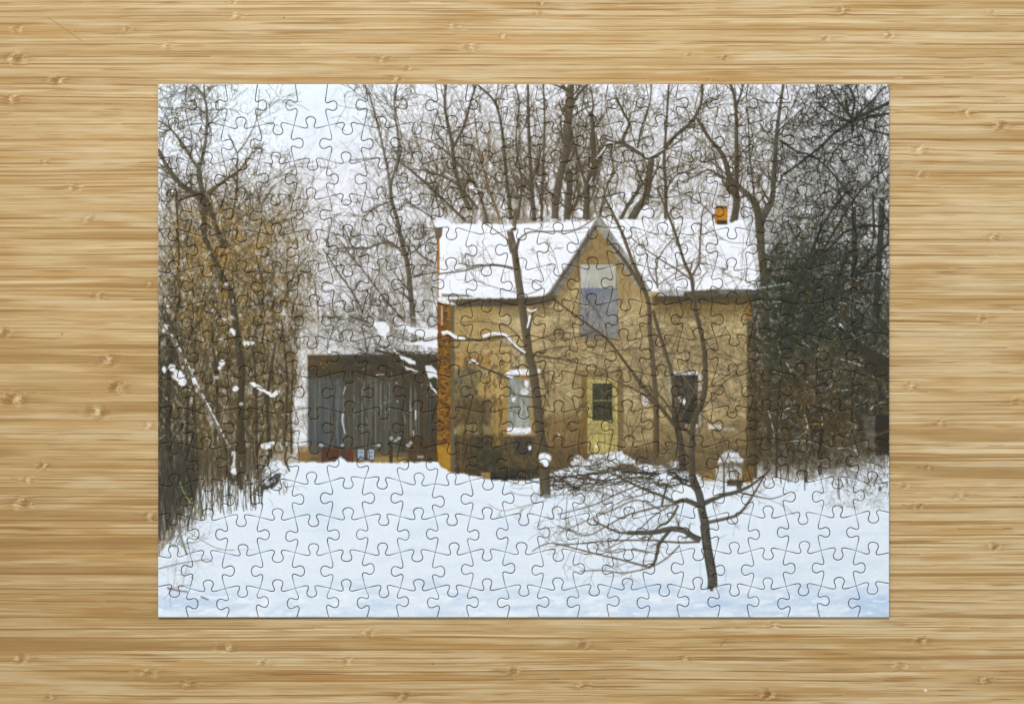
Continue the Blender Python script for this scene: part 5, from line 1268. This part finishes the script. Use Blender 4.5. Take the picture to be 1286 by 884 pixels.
def build_table():
    dx, dy = 1.7, 0.72
    x0, x1, y0, y1 = -110.0, 1396.0, -110.0, 994.0
    nx, ny = int((x1 - x0) / dx), int((y1 - y0) / dy)
    xs = x0 + np.arange(nx + 1) * (x1 - x0) / nx; ys = y0 + np.arange(ny + 1) * (y1 - y0) / ny
    hx0, hx1 = np.searchsorted(xs, 212), np.searchsorted(xs, 1102); hy0, hy1 = np.searchsorted(ys, 120), np.searchsorted(ys, 760)
    keep = np.ones((ny, nx), bool); keep[hy0:hy1, hx0:hx1] = False      # finely meshed except beneath the puzzle
    jj, ii = np.nonzero(keep); V = nx + 1
    quad = np.stack([jj * V + ii, (jj + 1) * V + ii, (jj + 1) * V + ii + 1, jj * V + ii + 1], 1)
    used = np.unique(quad); remap = np.full(V * (ny + 1), -1, np.int64); remap[used] = np.arange(len(used)); quad = remap[quad]
    vx = xs[used % V].astype(np.float32); vy = ys[used // V].astype(np.float32)
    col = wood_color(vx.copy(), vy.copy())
    # under the puzzle one plain panel, then the slab's sides and underside
    px = [xs[hx0], xs[hx1], xs[hx1], xs[hx0]]; py = [ys[hy0], ys[hy0], ys[hy1], ys[hy1]]
    n0 = len(vx)
    W_, _ = None, None
    co = np.stack([(vx - CX) * PX, (CY - vy) * PX, np.zeros(n0)], 1)
    ex = []
    for X_, Y_ in zip(px, py): ex.append(((X_ - CX) * PX, (CY - Y_) * PX, 0))
    for z in (0, -0.02):
        for X_, Y_ in ((x0, y0), (x1, y0), (x1, y1), (x0, y1)): ex.append(((X_ - CX) * PX, (CY - Y_) * PX, z))
    co = np.concatenate([co, np.array(ex)]).astype(np.float32)
    e = n0
    extra = [[e, e + 3, e + 2, e + 1]]
    t, u = e + 4, e + 8
    for k in range(4):
        k2 = (k + 1) % 4; extra.append([t + k, t + k2, u + k2, u + k])
    extra.append([u, u + 1, u + 2, u + 3])
    quad = np.concatenate([quad, np.array(extra)])
    me = bpy.data.meshes.new('bamboo_table_top')
    me.vertices.add(len(co)); me.vertices.foreach_set('co', co.ravel())
    me.loops.add(quad.size); me.loops.foreach_set('vertex_index', quad.ravel().astype(np.int32))
    me.polygons.add(len(quad)); me.polygons.foreach_set('loop_start', (np.arange(len(quad)) * 4).astype(np.int32))
    at = me.attributes.new('bamboo_grain', 'FLOAT_COLOR', 'POINT')
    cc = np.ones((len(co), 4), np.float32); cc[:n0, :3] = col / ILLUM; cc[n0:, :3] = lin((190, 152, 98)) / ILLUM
    at.data.foreach_set('color', cc.ravel())
    me.materials.append(wood_material()); me.update(); me.validate()
    o = bpy.data.objects.new('bamboo_table_top', me); COLL.objects.link(o)
    o['label'] = 'pale golden bamboo table top with horizontal strips and small knots'; o['category'] = 'table top'; o['kind'] = 'structure'

build_table()

# ------------------------------------------------------------------ camera and light
sc = bpy.context.scene
cam = bpy.data.cameras.new('camera'); co = bpy.data.objects.new('camera', cam); COLL.objects.link(co)
Dc = 1.1
cam.sensor_fit = 'HORIZONTAL'; cam.sensor_width = 36.0; cam.lens = 36.0 * Dc / (1286 * PX)
cam.clip_start = 0.05; cam.clip_end = 50
co.location = (0, 0, TH * PX + Dc); co.rotation_euler = (0, 0, 0)
sc.camera = co

def area(name, loc, target, size, power, col):
    l = bpy.data.lights.new(name, 'AREA'); l.shape = 'RECTANGLE'; l.size, l.size_y = size; l.energy = power; l.color = col
    o = bpy.data.objects.new(name, l); COLL.objects.link(o); o.location = loc
    from mathutils import Vector
    o.rotation_euler = (Vector(target) - Vector(loc)).to_track_quat('-Z', 'Y').to_euler()
    return o
area('window_light', (-0.24, 0.97, 1.22), (0, 0, 0), (0.8, 0.6), 22, (1.0, 0.985, 0.96))
w = bpy.data.worlds.new('World'); sc.world = w; w.use_nodes = True
w.node_tree.nodes['Background'].inputs[0].default_value = (0.97, 0.985, 1.0, 1); w.node_tree.nodes['Background'].inputs[1].default_value = 0.51
sc.view_settings.view_transform = 'Standard'; sc.view_settings.look = 'None'; sc.view_settings.exposure = 0.0; sc.view_settings.gamma = 1.0
